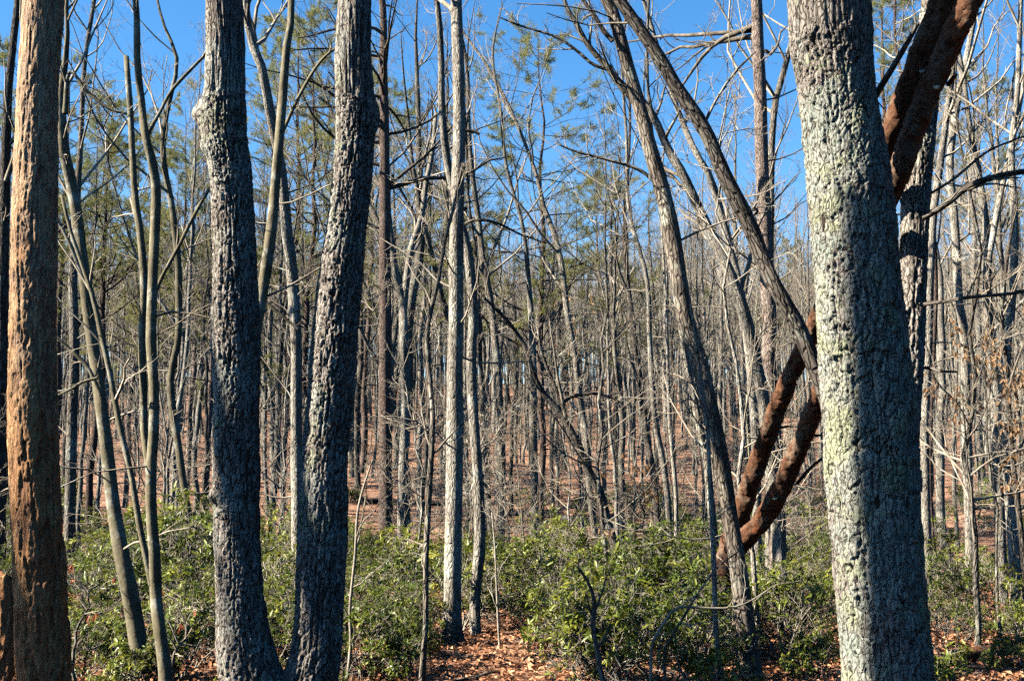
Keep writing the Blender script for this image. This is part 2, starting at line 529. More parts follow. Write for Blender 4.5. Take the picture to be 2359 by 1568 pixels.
def leaf_mat(name, cols, rough, trans, spec=0.4, k=0.6):
    cols = [(p, tuple(c * k for c in q)) for p, q in cols]
    s = NT(name)
    a = s.n('Attribute', attribute_name='rnd').outputs['Fac']
    oi = s.n('ObjectInfo')
    f = s.math('ADD', s.math('MULTIPLY', a, 0.7), s.math('MULTIPLY', oi.outputs['Random'], 0.3))
    col = s.ramp(f, cols)
    tc = s.n('TexCoord')
    nn = s.noise(tc.outputs['Object'], 35, 2, 0.5)
    hs = s.n('HueSaturation', Color=col, Value=s.math('ADD', s.math('MULTIPLY', nn, 0.7), 0.65))
    return s.surf(hs.outputs[0], rough, spec, trans=trans)
M['laurel'] = leaf_mat('laurel_leaf', [(0.0, (0.038, 0.070, 0.012)), (0.4, (0.092, 0.130, 0.016)), (0.7, (0.19, 0.215, 0.022)), (0.93, (0.30, 0.29, 0.035)), (1.0, (0.34, 0.18, 0.05))], 0.40, 0.3, 0.4, 0.9)
M['needle'] = leaf_mat('pine_needles', [(0.0, (0.11, 0.135, 0.045)), (0.5, (0.19, 0.205, 0.06)), (0.85, (0.27, 0.255, 0.075)), (1.0, (0.34, 0.22, 0.09))], 0.6, 0.45, 0.2, 0.95)
M['litter'] = leaf_mat('fallen_oak_leaves', [(0.0, (0.17, 0.07, 0.036)), (0.25, (0.36, 0.15, 0.07)), (0.6, (0.48, 0.225, 0.115)), (0.88, (0.58, 0.34, 0.20)), (1.0, (0.46, 0.37, 0.29))], 0.7, 0.15, 0.25, 1.0)
M['tan_leaf'] = leaf_mat('clinging_tan_leaves', [(0.0, (0.40, 0.20, 0.09)), (0.5, (0.56, 0.34, 0.17)), (1.0, (0.66, 0.47, 0.29))], 0.6, 0.4, 0.25)
M['rust_leaf'] = leaf_mat('clinging_rust_leaves', [(0.0, (0.40, 0.10, 0.04)), (1.0, (0.58, 0.22, 0.09))], 0.6, 0.35, 0.25)

def ground_mat():
    s = NT('leaf_litter_ground')
    tc = s.n('TexCoord')
    v = tc.outputs['Object']
    wv = s.n('TexVoronoi', Scale=13.0, Vector=v)
    sp = s.n('SeparateColor', Color=wv.outputs['Color'])
    col = s.ramp(sp.outputs[0], [(0.0, (0.15, 0.078, 0.048)), (0.35, (0.29, 0.155, 0.095)), (0.7, (0.39, 0.225, 0.145)), (1.0, (0.48, 0.33, 0.23))])
    big = s.noise(v, 0.35, 4, 0.6)
    col = s.mixc(s.math('MULTIPLY', s.ramp(big, [(0.45, (0, 0, 0)), (0.7, (1, 1, 1))]), 0.5), col, (0.17, 0.10, 0.065))
    hgt = s.math('ADD', sp.outputs[1], s.math('MULTIPLY', s.noise(v, 40, 3), 0.6))
    col = s.mixc(1.0, col, (0.78, 0.76, 0.74), 'MULTIPLY')
    return s.surf(col, 0.85, 0.15, hgt, 1.0, 0.05)
M['ground'] = ground_mat()
s_ = NT('pale_fungus')
v_, _ = s_.coords()
M['fungus'] = s_.surf(s_.ramp(s_.noise(v_, 30), [(0.3, (0.42, 0.36, 0.26)), (0.7, (0.68, 0.63, 0.5))]), 0.7)

# ------------------------------------------------------------------ the ground
def axis(a, b, inner0, inner1, fine, grow):
    pos = [inner0]
    while pos[-1] < inner1:
        pos.append(pos[-1] + fine)
    st = fine
    up = [pos[-1]]
    while up[-1] < b:
        st *= grow
        up.append(up[-1] + st)
    st = fine
    dn = [inner0]
    while dn[-1] > a:
        st *= grow
        dn.append(dn[-1] - st)
    return np.array(dn[::-1][:-1] + pos + up[1:])
gx = axis(-900, 900, -26, 26, 0.45, 1.12)
gy = axis(-300, 1500, 4, 70, 0.45, 1.10)
GX, GY = np.meshgrid(gx, gy)
GZ = ground_z(GX, GY)
near = sstep(60, 20, GY) * sstep(2, 6, GY)
GZ = GZ + near * (fbm(np.stack([GX * 1.1, GY * 1.1, GX * 0], -1), 3) - 0.5) * 0.10
idx = np.arange(GX.size).reshape(GX.shape)
gq = np.stack([idx[:-1, :-1], idx[:-1, 1:], idx[1:, 1:], idx[1:, :-1]], -1).reshape(-1, 4)
ground = obj('ground', mesh('ground', np.stack([GX, GY, GZ], -1), gq, None, M['ground']))
ground['kind'] = 'structure'

# ------------------------------------------------------------------ leaves
def leaves(pos, d, nr, L, Wd, fold=0.25, droop=0.2, detailed=True):
    """flat-ish folded leaves: pos, direction, face normal"""
    n = len(pos)
    d = nrm(d)
    side = nrm(np.cross(d, nr))
    up = np.cross(side, d)
    L = np.broadcast_to(L, (n,))[:, None]
    Wd = np.broadcast_to(Wd, (n,))[:, None]
    def pt(u, w, z):
        return pos + d * (L * u) + side * (Wd * w) + up * (Wd * z - L * droop * u * u)
    if detailed:
        V = np.stack([pt(0, 0, 0), pt(0.32, -0.46, fold), pt(0.7, -0.38, fold), pt(1, 0, 0), pt(0.7, 0.38, fold), pt(0.32, 0.46, fold), pt(0.5, 0, 0)], 1)
        b = (np.arange(n) * 7)[:, None]
        Q = np.concatenate([b + np.array([[0, 6, 2, 1]]), b + np.array([[0, 5, 4, 6]])])
        T = np.concatenate([b + np.array([[6, 3, 2]]), b + np.array([[6, 4, 3]])])
    else:
        V = np.stack([pt(0, 0, 0), pt(0.5, -0.45, fold), pt(1, 0, 0), pt(0.5, 0.45, fold)], 1)
        b = (np.arange(n) * 4)[:, None]
        Q = np.zeros((0, 4), int)
        T = np.concatenate([b + np.array([[0, 2, 1]]), b + np.array([[0, 3, 2]])])
    return V.reshape(-1, 3), Q, T, V.shape[1]

# ------------------------------------------------------------------ crowns of bare trees
def crown_levels(r, TP, TR, nb, tmin, lb=(0.14, 0.26), ang=(30, 62), up=0.10, n2=5, n3=5, n4=3, dead=0, rr=0.5, low_len=(0.05, 0.11)):
    """limbs, branches and twigs of a leafless tree around the trunk line TP"""
    g = Geo()
    P0, R0 = TP[None, :, :3], TR[None]
    P1, R1 = spawn(r, P0, R0, nb, tmin, 0.97, lb, ang, up, 8, rr, 0.13, 0.007, 0.09, 0.2, 0.55)
    lv = [(P1, R1, 5)]
    if dead:
        Pd, Rd = spawn(r, P0, R0, dead, 0.1, max(tmin, 0.35), low_len, (55, 95), 0.03, 5, 0.22, 0.2, 0.004, 0.012, 0.3, 0.2)
        lv.append((Pd, Rd, 4))
        Pe, Re = spawn(r, Pd, Rd, 4, 0.25, 1.0, (0.2, 0.5), (25, 60), 0.04, 4, 0.55, 0.2, 0.0022, 0.006)
        lv.append((Pe, Re, 3))
    P2, R2 = spawn(r, P1, R1, n2, 0.22, 1.0, (0.28, 0.55), (25, 58), 0.07, 6, 0.55, 0.2, 0.0042, 0.03, 0.3)
    lv.append((P2, R2, 4))
    P3, R3 = spawn(r, P2, R2, n3, 0.15, 1.0, (0.3, 0.6), (22, 58), 0.06, 4, 0.55, 0.2, 0.0024, 0.010, 0.35)
    lv.append((P3, R3, 3))
    if n4:
        P4, R4 = spawn(r, P3, R3, n4, 0.15, 1.0, (0.3, 0.65), (20, 55), 0.05, 3, 0.6, 0.18, 0.0014, 0.004, 0.5)
        lv.append((P4, R4, 3))
    for P, R, s in lv:
        V, Q = tubes(P, R, s)
        g.add(V, Q)
    return g, lv

def trunk_geo(path, sides, seed, amp=0.06, foot=True):
    P, R = path[:, :3], path[:, 3].copy()
    V, Q = tubes(P[None], R[None], sides)
    c = np.repeat(P, sides, axis=0)
    off = V - c
    rr_ = np.linalg.norm(off, axis=1, keepdims=True)
    q = V / np.maximum(np.repeat(R, sides)[:, None], 0.02) * np.array([0.8, 0.8, 0.12]) + seed * 3.1
    V = c + off * (1 + amp * 2 * (fbm(q, 3)[:, None] - 0.5))
    # rounded end so that a broken top is closed
    n = len(P) * sides
    V = np.vstack([V, P[-1] + nrm(P[-1] - P[-2]) * R[-1] * 0.5])
    last = np.arange((len(P) - 1) * sides, n)
    T = np.stack([last, np.roll(last, -1), np.full(sides, n)], 1)
    arc = np.concatenate([[0], np.cumsum(np.linalg.norm(np.diff(P, axis=0), axis=1))])
    th = np.arange(sides) * 2 * PI / sides
    rm = float(np.mean(R)) * 1.2
    C = np.stack([np.tile(np.cos(th) * rm, len(P)), np.tile(np.sin(th) * rm, len(P)), np.repeat(arc, sides)], 1)
    C = np.vstack([C, [0, 0, arc[-1]]])
    g = Geo()
    g.add(V, Q, T, None, C)
    return g

# ------------------------------------------------------------------ near trunks with modelled bark
def hero_trunk(path, na, ns, kind, seed, bumps=(), zvis=4.6):
    """path rows x y z r; returns mesh data with plates and furrows as relief (fine up to zvis above the foot, coarser overhead)"""
    dense = smooth_path(path, 1500)
    zz = dense[:, 2] - dense[0, 2]
    top_i = int(np.searchsorted(np.maximum.accumulate(zz), zvis))
    if top_i >= 1490:
        sel = np.linspace(0, 1499, ns)
    else:
        n_hi = int(ns * 0.9)
        sel = np.concatenate([np.linspace(0, top_i, n_hi, endpoint=False), np.linspace(top_i, 1499, ns - n_hi)])
    pth = np.stack([np.interp(sel, np.arange(1500), dense[:, j]) for j in range(4)], 1)
    P, R = pth[:, :3], pth[:, 3]
    tan = nrm(np.gradient(P, np.arange(len(P)), axis=0))
    ax = np.array([1.0, 0, 0])
    b = nrm(np.cross(tan, ax))
    a = np.cross(b, tan)
    th = np.arange(na) * 2 * PI / na
    s = np.concatenate([[0], np.cumsum(np.linalg.norm(np.diff(P, axis=0), axis=1))])
    N = np.cos(th)[None, :, None] * a[:, None, :] + np.sin(th)[None, :, None] * b[:, None, :]
    Rm = float(np.median(R))
    cyl = np.stack([np.broadcast_to(np.cos(th)[None] * Rm, (ns, na)), np.broadcast_to(np.sin(th)[None] * Rm, (ns, na)), np.broadcast_to(s[:, None], (ns, na))], -1)
    warp = np.stack([fbm(cyl * np.array([7, 7, 4.0]) + 11 + seed, 3), fbm(cyl * np.array([7, 7, 4.0]) + 31 + seed, 3), fbm(cyl * np.array([5, 5, 3.0]) + 57, 3)], -1) - 0.5
    lump = fbm(cyl * np.array([4, 4, 1.6]) + seed * 5, 3) - 0.5
    def furrow(w, hgt, sd, wid, oct_=3, wa=0.06):
        q = (cyl + warp * np.array([wa, wa, wa * 3])) / np.array([w, w, hgt]) + sd
        return sstep(0.0, wid, np.abs(fbm(q, oct_) - 0.5))
    def plates(w, hgt, sd, wid, wa):
        q = (cyl + warp * np.array([wa, wa, wa * 3])) / np.array([w, w, hgt]) + sd
        f1, f2, c = voro(q)
        return sstep(0.0, wid, f2 - f1), c
    if kind == 'oak':
        # long meandering furrows, the ridges between them broken across into plates
        fur = furrow(0.034, 0.55, seed + 3, 0.055, 2, 0.022)
        pl_, cid = plates(0.028, 0.150, seed, 0.12, 0.03)
        rough = fbm(cyl * np.array([120, 120, 70.0]) + seed * 3, 3)
        dep = 0.5 + 1.0 * fbm(cyl * np.array([5, 5, 1.2]) + 90, 2)
        h = np.clip(fur * (0.35 + 0.65 * pl_) * (0.7 + 0.6 * rough), 0, 1)
        disp = (h - 0.5) * 0.028 * dep * np.sqrt(R / 0.16)[:, None] + (cid - 0.5) * 0.008 * pl_ * fur + (rough - 0.5) * 0.005 + lump * 0.030
    elif kind == 'lichen':
        fur = furrow(0.052, 0.42, seed + 3, 0.05, 2, 0.03)
        pl_, cid = plates(0.056, 0.165, seed, 0.08, 0.045)
        p2, c2 = plates(0.034, 0.055, seed + 9, 0.09, 0.03)
        rough = fbm(cyl * np.array([110, 110, 80.0]) + seed * 3, 3)
        holes = sstep(0.36, 0.28, fbm(cyl * np.array([15, 15, 8.0]) + 40, 3))
        h = np.clip((0.3 + 0.7 * fur) * (0.4 + 0.6 * pl_) * (0.80 + 0.20 * p2) * (0.8 + 0.4 * rough) - holes * 0.6, 0, 1)
        dep = 0.45 + 1.1 * fbm(cyl * np.array([4, 4, 1.5]) + 33, 3)
        disp = (h - 0.5) * 0.034 * dep + (cid - 0.5) * 0.010 * dep + (c2 - 0.5) * 0.004 + (rough - 0.5) * 0.004 + lump * 0.040
        cid = 0.6 * cid + 0.4 * c2
    else:
        # bark gone: shredded, pecked wood, worse lower down
        pl_, cid = plates(0.015, 0.075, seed, 0.30, 0.012)
        rough = fbm(cyl * np.array([130, 130, 26.0]) + 5, 3)
        low = sstep(4.5, 1.0, s)[:, None]
        pick = fbm(cyl * np.array([26, 26, 7.0]) + 17, 4)
        pit = sstep(0.47 + 0.02 * low, 0.38, pick)
        big = sstep(0.47, 0.36, fbm(cyl * np.array([8, 8, 2.2]) + 70, 4))
        split = 1 - furrow(0.10, 2.2, seed + 77, 0.018, 2, 0.02)
        h = np.clip(0.2 + 0.45 * pl_ + 0.7 * (rough - 0.3) - pit * 0.7 - big * 0.25 - split * 0.6, 0, 1)
        disp = (pl_ - 0.6) * 0.003 + (cid - 0.5) * 0.005 - pit * (0.005 + 0.009 * low) - big * 0.012 * low - split * 0.012 + (rough - 0.5) * 0.007 + lump * 0.035
    for (tb, zb, ab, sb, hb) in bumps:
        dth = np.abs((th[None] - tb + PI) % (2 * PI) - PI)
        disp = disp + hb * np.exp(-(dth / ab) ** 2) * np.exp(-((P[:, 2][:, None] - zb) / sb) ** 2)
    V = P[:, None, :] + N * (R[:, None, None] + disp[..., None])
    idx = np.arange(ns * na).reshape(ns, na)
    nx = np.roll(idx, -1, axis=1)
    Q = np.stack([idx[:-1], nx[:-1], nx[1:], idx[1:]], -1).reshape(-1, 4)
    return V.reshape(-1, 3), Q, h, cid

def hero_part(name, parent, base, path, na, ns, kind, seed, mat, bumps=()):
    p = path.copy()
    p[:, :3] -= base
    bb = [(t, z - base[2], a, s, h) for (t, z, a, s, h) in bumps]
    V, Q, h, cid = hero_trunk(p, na, ns, kind, seed, bb)
    return obj(name, mesh(name, V, Q, None, mat, {'hgt': h, 'rnd': cid}), parent)

def rel(path, base):
    p = path.copy()
    p[:, :3] -= base
    return p

def px_branch(parent, base, pts, d, mat, sides=6, seed=0, twigs=5, name='branch', n=14, tmat=None):
    """a limb traced in the picture, with some twigs of its own"""
    r = np.random.default_rng(seed + 500)
    p = rel(traced(pts, d, n, None, 0.0, seed, to_ground=False), base)
    g = trunk_geo(p, sides, seed, 0.12)
    o = obj(name, g.mesh(name, mat), parent)
    if twigs:
        P1, R1 = spawn(r, p[None, :, :3], p[None, :, 3], twigs, 0.2, 1.0, (0.2, 0.45), (25, 60), 0.06, 6, 0.5, 0.2, 0.004, 0.02)
        P2, R2 = spawn(r, P1, R1, 4, 0.2, 1.0, (0.3, 0.55), (25, 55), 0.05, 4, 0.6, 0.2, 0.0026, 0.01)
        P3, R3 = spawn(r, P2, R2, 3, 0.2, 1.0, (0.3, 0.6), (25, 55), 0.05, 3, 0.7, 0.2, 0.002, 0.005)
        gg = Geo()
        for P, R, s in ((P1, R1, 4), (P2, R2, 3), (P3, R3, 3)):
            gg.add(*tubes(P, R, s))
        obj('twigs', gg.mesh('twigs', tmat or M['twig']), o)
    return o

# --- dead bare trunk at the left edge
d0 = 8.4
dead_px = [(103, 1640, 128), (100, 1568, 124), (95, 1400, 120), (85, 1200, 115), (77, 1000, 109), (75, 800, 101), (79, 500, 98), (89, 200, 90), (100, 0, 86), (118, -300, 78), (128, -520, 70), (132, -640, 40)]
pth = traced(dead_px, d0, 60, None, 0.0)
base = np.array([*pth[0, :2], float(ground_z(pth[0, 0], pth[0, 1]))])
t = thing('dead_tree', 'barkless dead trunk of pecked orange and cream wood, farthest left in front', 'tree', base)
hero_part('trunk', t, base, pth, 150, 700, 'dead', 3, M['dead'])
FOOT = {'dead': base}

# --- twin stemmed furrowed oak
d1 = 9.2
left_px = [(598, 1640, 165), (578, 1568, 140), (562, 1480, 118), (556, 1400, 106), (549, 1300, 100), (546, 1200, 98), (542, 1000, 99), (546, 900, 97), (542, 750, 103), (541, 600, 92), (537, 500, 86), (531, 400, 86), (518, 320, 92), (517, 250, 90), (518, 170, 84), (519, 100, 82), (516, 0, 78), (512, -200, 72), (520, -600, 60), (560, -1100, 44)]
right_px = [(690, 1640, 150), (712, 1568, 120), (729, 1480, 106), (737, 1350, 103), (743, 1200, 104), (748, 1050, 100), (760, 950, 99), (766, 850, 99), (775, 750, 96), (785, 650, 96), (796, 550, 87), (808, 450, 85), (815, 350, 82), (819, 250, 84), (815, 150, 80), (817, 0, 72), (822, -200, 66), (815, -600, 54), (800, -1100, 40)]
pl = traced(left_px, d1, 60, 12.5, 0.0)
pr = traced(right_px, d1 + 0.05, 60, 12.0, 0.0)
base = np.array([*at(640, 1640, d1)[:2], 0.0])
base[2] = ground_z(base[0], base[1])
t = thing('oak_tree', 'furrowed grey oak forking at its foot into two thick dark stems', 'tree', base)
z_burl = at(450, 262, d1)[2]
hero_part('stem', t, base, pl, 140, 700, 'oak', 2, M['hero_oak'], [(PI, z_burl, 0.45, 0.10, 0.085), (PI * 0.9, at(0, 330, d1)[2], 0.9, 0.05, 0.03), (PI * 1.2, at(0, 1140, d1)[2], 0.35, 0.05, 0.05)])['label'] = 'thick furrowed stem with a knobby burl on its outer side'
hero_part('stem', t, base, pr, 140, 700, 'oak', 7, M['hero_oak'], [(0, at(0, 265, d1)[2], 0.4, 0.10, 0.035), (-1.2, at(0, 770, d1)[2], 0.5, 0.05, 0.03)])
for q, sd in ((pl, 4), (pr, 5)):
    g, lv = crown_levels(np.random.default_rng(sd), rel(q, base)[:, :3], q[:, 3], 9, 0.62, (0.2, 0.35), (30, 60), 0.08, 4, 4, 2)
    obj('crown', g.mesh('crown', M['twig']), t)
FOOT['fork'] = base

# --- lichen crusted oak on the right with a second stem behind
d2 = 7.6
main_px = [(2052, 1660, 215), (2045, 1568, 200), (2036, 1450, 195), (2027, 1350, 192), (2020, 1250, 196), (2012, 1130, 196), (2008, 1000, 200), (2001, 900, 198), (1990, 800, 190), (1981, 700, 186), (1970, 600, 183), (1962, 500, 182), (1951, 400, 183), (1937, 300, 170), (1928, 200, 164), (1916, 100, 174), (1911, 0, 176), (1900, -300, 165), (1870, -800, 140), (1850, -1300, 100)]
second_px = [(2060, 1130, 110), (2068, 1000, 95), (2080, 900, 82), (2090, 800, 72), (2096, 700, 62), (2103, 600, 60), (2107, 500, 62), (2112, 400, 62), (2122, 300, 58), (2137, 180, 56), (2150, 50, 54), (2160, -100, 50), (2175, -500, 42), (2170, -900, 32)]
pm = traced(main_px, d2, 60, 13.0, 0.0)
ps = traced(second_px, [7.85, 7.95, 8.1, 8.2, 8.3, 8.35, 8.4, 8.45, 8.5, 8.55, 8.6, 8.6, 8.6, 8.6], 60, 11.0, 0.0, to_ground=False)
base = np.array([*pm[0, :2], float(ground_z(pm[0, 0], pm[0, 1]))])
t = thing('oak_tree', 'biggest trunk in front, a grey oak crusted with pale green lichen', 'tree', base)
hero_part('trunk', t, base, pm, 210, 680, 'lichen', 5, M['hero_lichen'])
hero_part('stem', t, base, ps, 84, 440, 'oak', 9, M['hero_oak'])['label'] = 'thinner furrowed second stem rising behind the main trunk'
for q, sd in ((pm, 14), (ps, 15)):
    g, lv = crown_levels(np.random.default_rng(sd), rel(q, base)[:, :3], q[:, 3], 8, 0.66, (0.2, 0.35), (30, 60), 0.08, 4, 4, 2)
    obj('crown', g.mesh('crown', M['twig']), t)
px_branch(t, base, [(2000, 250, 22), (2020, 215, 16), (2048, 170, 15), (2078, 120, 13), (2098, 85, 12), (2114, 55, 11)], [7.6, 7.6, 7.55, 7.5, 7.45, 7.4], M['dark'], 8, 1, 0)
px_branch(t, base, [(2120, 505, 18), (2138, 495, 15), (2180, 470, 15), (2230, 430, 15), (2290, 408, 14), (2359, 395, 13), (2480, 380, 9)], [8.35, 8.3, 8.2, 8.1, 8.0, 7.9, 7.8], M['dark'], 8, 2, 3, tmat=M['twig_dark'])
px_branch(t, base, [(2110, 706, 13), (2133, 700, 10), (2180, 694, 9), (2230, 685, 8), (2290, 680, 8), (2359, 672, 7), (2430, 660, 4)], [8.3, 8.2, 8.1, 8.0, 7.9, 7.9, 7.9], M['dark'], 7, 3, 4, tmat=M['twig_dark'])
px_branch(t, base, [(2115, 460, 9), (2140, 448, 7), (2200, 410, 7), (2270, 352, 6), (2330, 325, 5), (2400, 300, 4)], [8.4, 8.4, 8.5, 8.6, 8.7, 8.8], M['oak'], 6, 4, 4)
px_branch(t, base, [(2105, 845, 9), (2140, 848, 8), (2170, 855, 7), (2205, 856, 5)], [8.2, 8.1, 8.0, 8.0], M['dark'], 6, 5, 0)
FOOT['big'] = base

# --- leaning dead forked trunk hung up behind the lichen oak
snag = [(1640, 1455, 62), (1652, 1380, 54), (1668, 1310, 52), (1692, 1240, 56), (1706, 1210, 50)]
A_px = [(1688, 1250, 46), (1708, 1180, 44), (1728, 1110, 43), (1755, 1040, 43), (1790, 940, 44), (1828, 850, 43), (1880, 745, 44), (1945, 610, 46), (2005, 420, 50), (2053, 300, 53), (2093, 200, 54), (2133, 100, 56), (2171, 0, 57), (2215, -130, 56), (2255, -300, 40)]
A_d = [11.5, 11.3, 11.1, 10.9, 10.5, 10.1, 9.6, 8.9, 8.35, 8.1, 7.95, 7.8, 7.7, 7.6, 7.4]
B_px = [(1700, 1260, 44), (1722, 1235, 46), (1748, 1208, 45), (1780, 1160, 46), (1813, 1094, 44), (1843, 1024, 43), (1873, 949, 43), (1960, 720, 46), (2022, 520, 50), (2071, 400, 53), (2098, 320, 54), (2143, 200, 56), (2190, 100, 57), (2236, 0, 58), (2290, -130, 56), (2330, -270, 38)]
B_d = [11.4, 11.25, 11.1, 10.9, 10.6, 10.3, 10.0, 9.0, 8.3, 8.0, 7.9, 7.75, 7.6, 7.5, 7.4, 7.3]
pt0 = traced(snag, 11.8, 20, None, 0.0)
base = np.array([*pt0[0, :2], float(ground_z(pt0[0, 0], pt0[0, 1]))])
t = thing('leaning_dead_tree', 'rotting reddish brown dead tree leaning behind the lichen oak, forked in two', 'tree', base)
def rough_log(path, sides, n, seed):
    p = smooth_path(path, n)
    P, R = p[:, :3], p[:, 3]
    V, Q = tubes(P[None], R[None], sides)
    c = np.repeat(P, sides, axis=0)
    off = V - c
    q = V * np.array([9, 9, 6.0]) + seed
    V = c + off * (1 + 0.42 * (fbm(q, 4)[:, None] - 0.5) + 0.15 * (fbm(V * 38 + seed, 3)[:, None] - 0.5) - 0.13 * sstep(0.44, 0.36, fbm(V * 20 + seed, 3))[:, None])
    n_ = len(V)
    V = np.vstack([V, P[-1] + nrm(P[-1] - P[-2]) * R[-1] * 1.5])
    last = np.arange(n_ - sides, n_)
    return Geo().add(V, Q, np.stack([last, np.roll(last, -1), np.full(sides, n_)], 1))
obj('trunk', rough_log(rel(pt0, base), 40, 110, 1).mesh('trunk', M['log']), t)
pa = rel(traced(A_px, A_d, 60, None, 0.0, to_ground=False), base)
pb = rel(traced(B_px, B_d, 60, None, 0.0, to_ground=False), base)
obj('stem', rough_log(pa, 40, 520, 4).mesh('stem', M['log']), t)
obj('stem', rough_log(pb, 40, 520, 8).mesh('stem', M['log']), t)
for (pts, dd, sd) in [([(1860, 1008, 9), (1875, 1003, 7), (1895, 1002, 5)], [10.4, 10.3, 10.2], 1), ([(1835, 1115, 9), (1860, 1085, 8), (1885, 1062, 7), (1910, 1045, 6)], [10.6, 10.5, 10.4, 10.3], 2),
                      ([(1815, 1110, 8), (1840, 1120, 6), (1865, 1126, 4)], [10.6, 10.5, 10.4], 3), ([(1795, 985, 8), (1815, 982, 6), (1838, 982, 5)], [10.6, 10.5, 10.4], 4), ([(2185, 195, 14), (2196, 180, 11), (2203, 172, 7)], [7.75, 7.7, 7.65], 5)]:
    p = rel(traced(pts, dd, 8, None, 0, to_ground=False), base)
    obj('stub', trunk_geo(p, 6, sd, 0.1).mesh('stub', M['log' if sd == 5 else 'dark']), t)
for (x, y, dd, k) in [(2125, 165, 7.72, 0), (2158, 202, 7.6, 0), (1787, 1148, 10.72, 1)]:
    th = np.linspace(0, 2 * PI, 12, endpoint=False)
    rr_ = 0.022 + 0.004 * k
    ringa = np.stack([np.cos(th) * rr_, -np.abs(np.sin(th)) * rr_ * 0.3 - np.sin(th) * rr_ * 0.7, 0 * th + 0.006], 1)
    ringb = ringa * np.array([0.6, 0.6, 0]) + np.array([0, 0.004, -0.010])
    V = np.vstack([ringa, ringb, [[0, 0, 0.010]], [[0, 0, -0.014]]])
    Tn = [[i, (i + 1) % 12, 24] for i in range(12)] + [[12 + (i + 1) % 12, 12 + i, 25] for i in range(12)]
    Qn = [[i, 12 + i, 12 + (i + 1) % 12, (i + 1) % 12] for i in range(12)]
    V = V + at(x, y, dd) - base
    obj('bracket_fungus', Geo().add(V, Qn, Tn).mesh('bracket_fungus', M['fungus']), t)
FOOT['snag'] = base

# ------------------------------------------------------------------ traced trees of the middle distance
MID = []     # (label-side key, x in picture) of things used as landmarks
def mid_tree(label, pts, d, mat, top=11.0, nb=9, tmin=0.5, seed=1, sides=14, n=46, name='hardwood_tree', dead=6, wob=0.02, lb=(0.16, 0.30), n2=4, n3=4, n4=3, tmat='twig', ang=(30, 62), group=None, up=0.10, extra=()):
    pth = traced(pts, d, n, top, wob, seed)
    base = np.array([*pth[0, :2], float(ground_z(pth[0, 0], pth[0, 1]))])
    t = thing(name, label, 'tree', base, group)
    p = rel(pth, base)
    obj('trunk', trunk_geo(p, sides, seed, 0.10).mesh('trunk', M[mat]), t)
    if nb:
        g, lv = crown_levels(np.random.default_rng(seed), p[:, :3], p[:, 3], nb, tmin, lb, ang, up, n2, n3, n4, dead)
        obj('crown', g.mesh('crown', M[tmat]), t)
    for k, e in enumerate(extra):
        ep, ed = e[0], e[1]
        em = e[2] if len(e) > 2 else mat
        et = e[3] if len(e) > 3 else 5
        px_branch(t, base, ep, ed, M[em], 9, seed * 7 + k, et, e[4] if len(e) > 4 else 'branch', 20)
    return t, base

mid_tree('smooth grey trunk leaning left just right of the dead trunk', [(328, 1545, 46), (318, 1470, 42), (303, 1384, 40), (292, 1330, 38), (272, 1234, 34), (257, 1134, 31), (246, 1034, 30), (233, 934, 29), (220, 834, 28), (205, 730, 27), (190, 600, 26), (170, 450, 26), (148, 350, 25), (141, 270, 24), (140, 220, 20), (150, 150, 14), (156, 60, 10), (154, 0, 9)], 10.6, 'smooth', 9, 8, 0.55, 21,
         extra=[([(150, 262, 14), (162, 180, 9), (185, 215, 8)][:1] + [(160, 165, 8), (200, 210, 8), (250, 250, 7), (292, 262, 5)], 10.6),
                ([(192, 640, 10), (160, 560, 9), (135, 510, 8), (110, 460, 6)], 10.5), ([(232, 910, 10), (205, 850, 9), (170, 812, 9), (135, 780, 7), (110, 760, 5)], 10.5, 'smooth'),
                ([(225, 870, 8), (190, 880, 7), (165, 895, 6), (135, 910, 4)], 10.4)])
mid_tree('slim smooth tree splitting low into three stems, one snapped off short', [(385, 1600, 34), (380, 1534, 32), (366, 1440, 30), (360, 1384, 28), (357, 1284, 27), (349, 1184, 26), (348, 1084, 25), (355, 984, 24), (355, 884, 23), (348, 784, 24), (352, 650, 23), (356, 550, 23), (360, 450, 23), (357, 400, 22), (345, 350, 20), (332, 300, 19), (328, 250, 17), (317, 150, 16), (315, 50, 15), (312, 0, 14)], 9.9, 'smooth', 9.5, 8, 0.6, 22, n=60,
         extra=[([(352, 1345, 20), (338, 1290, 15), (320, 1200, 15), (302, 1090, 14), (285, 1020, 14), (270, 950, 14), (252, 850, 13), (238, 790, 13), (216, 690, 12), (190, 610, 10), (165, 540, 9), (142, 450, 7)], 9.8, 'smooth', 4, 'stem'),
                ([(346, 1090, 20), (337, 1024, 18), (332, 984, 18), (330, 884, 18), (327, 784, 18), (332, 650, 18), (325, 550, 17), (311, 450, 16), (305, 350, 15), (300, 250, 14), (295, 180, 13), (291, 130, 12)], 9.9, 'smooth', 2, 'stem'),
                ([(352, 690, 12), (372, 640, 9), (405, 580, 9), (440, 510, 9), (470, 455, 8), (500, 410, 7), (540, 350, 4)], [9.9, 9.9, 9.9, 9.95, 10, 10.05, 10.1], 'smooth', 3),
                ([(342, 305, 12), (365, 265, 8), (395, 210, 8), (435, 165, 8), (475, 125, 7), (510, 95, 5)], [9.9, 9.9, 9.95, 10, 10.1, 10.2], 'smooth', 3)])
mid_tree('thin curved pale stem between three-stemmed tree and forked oak', [(442, 1270, 16), (435, 1190, 17), (425, 1134, 17), (412, 1034, 18), (396, 934, 18), (394, 860, 17), (410, 784, 16), (412, 700, 16), (410, 600, 16), (396, 475, 15), (381, 400, 14), (375, 325, 13), (386, 250, 11), (408, 140, 9), (372, 40, 6)], 15, 'smooth', 9, 10, 0.45, 23)
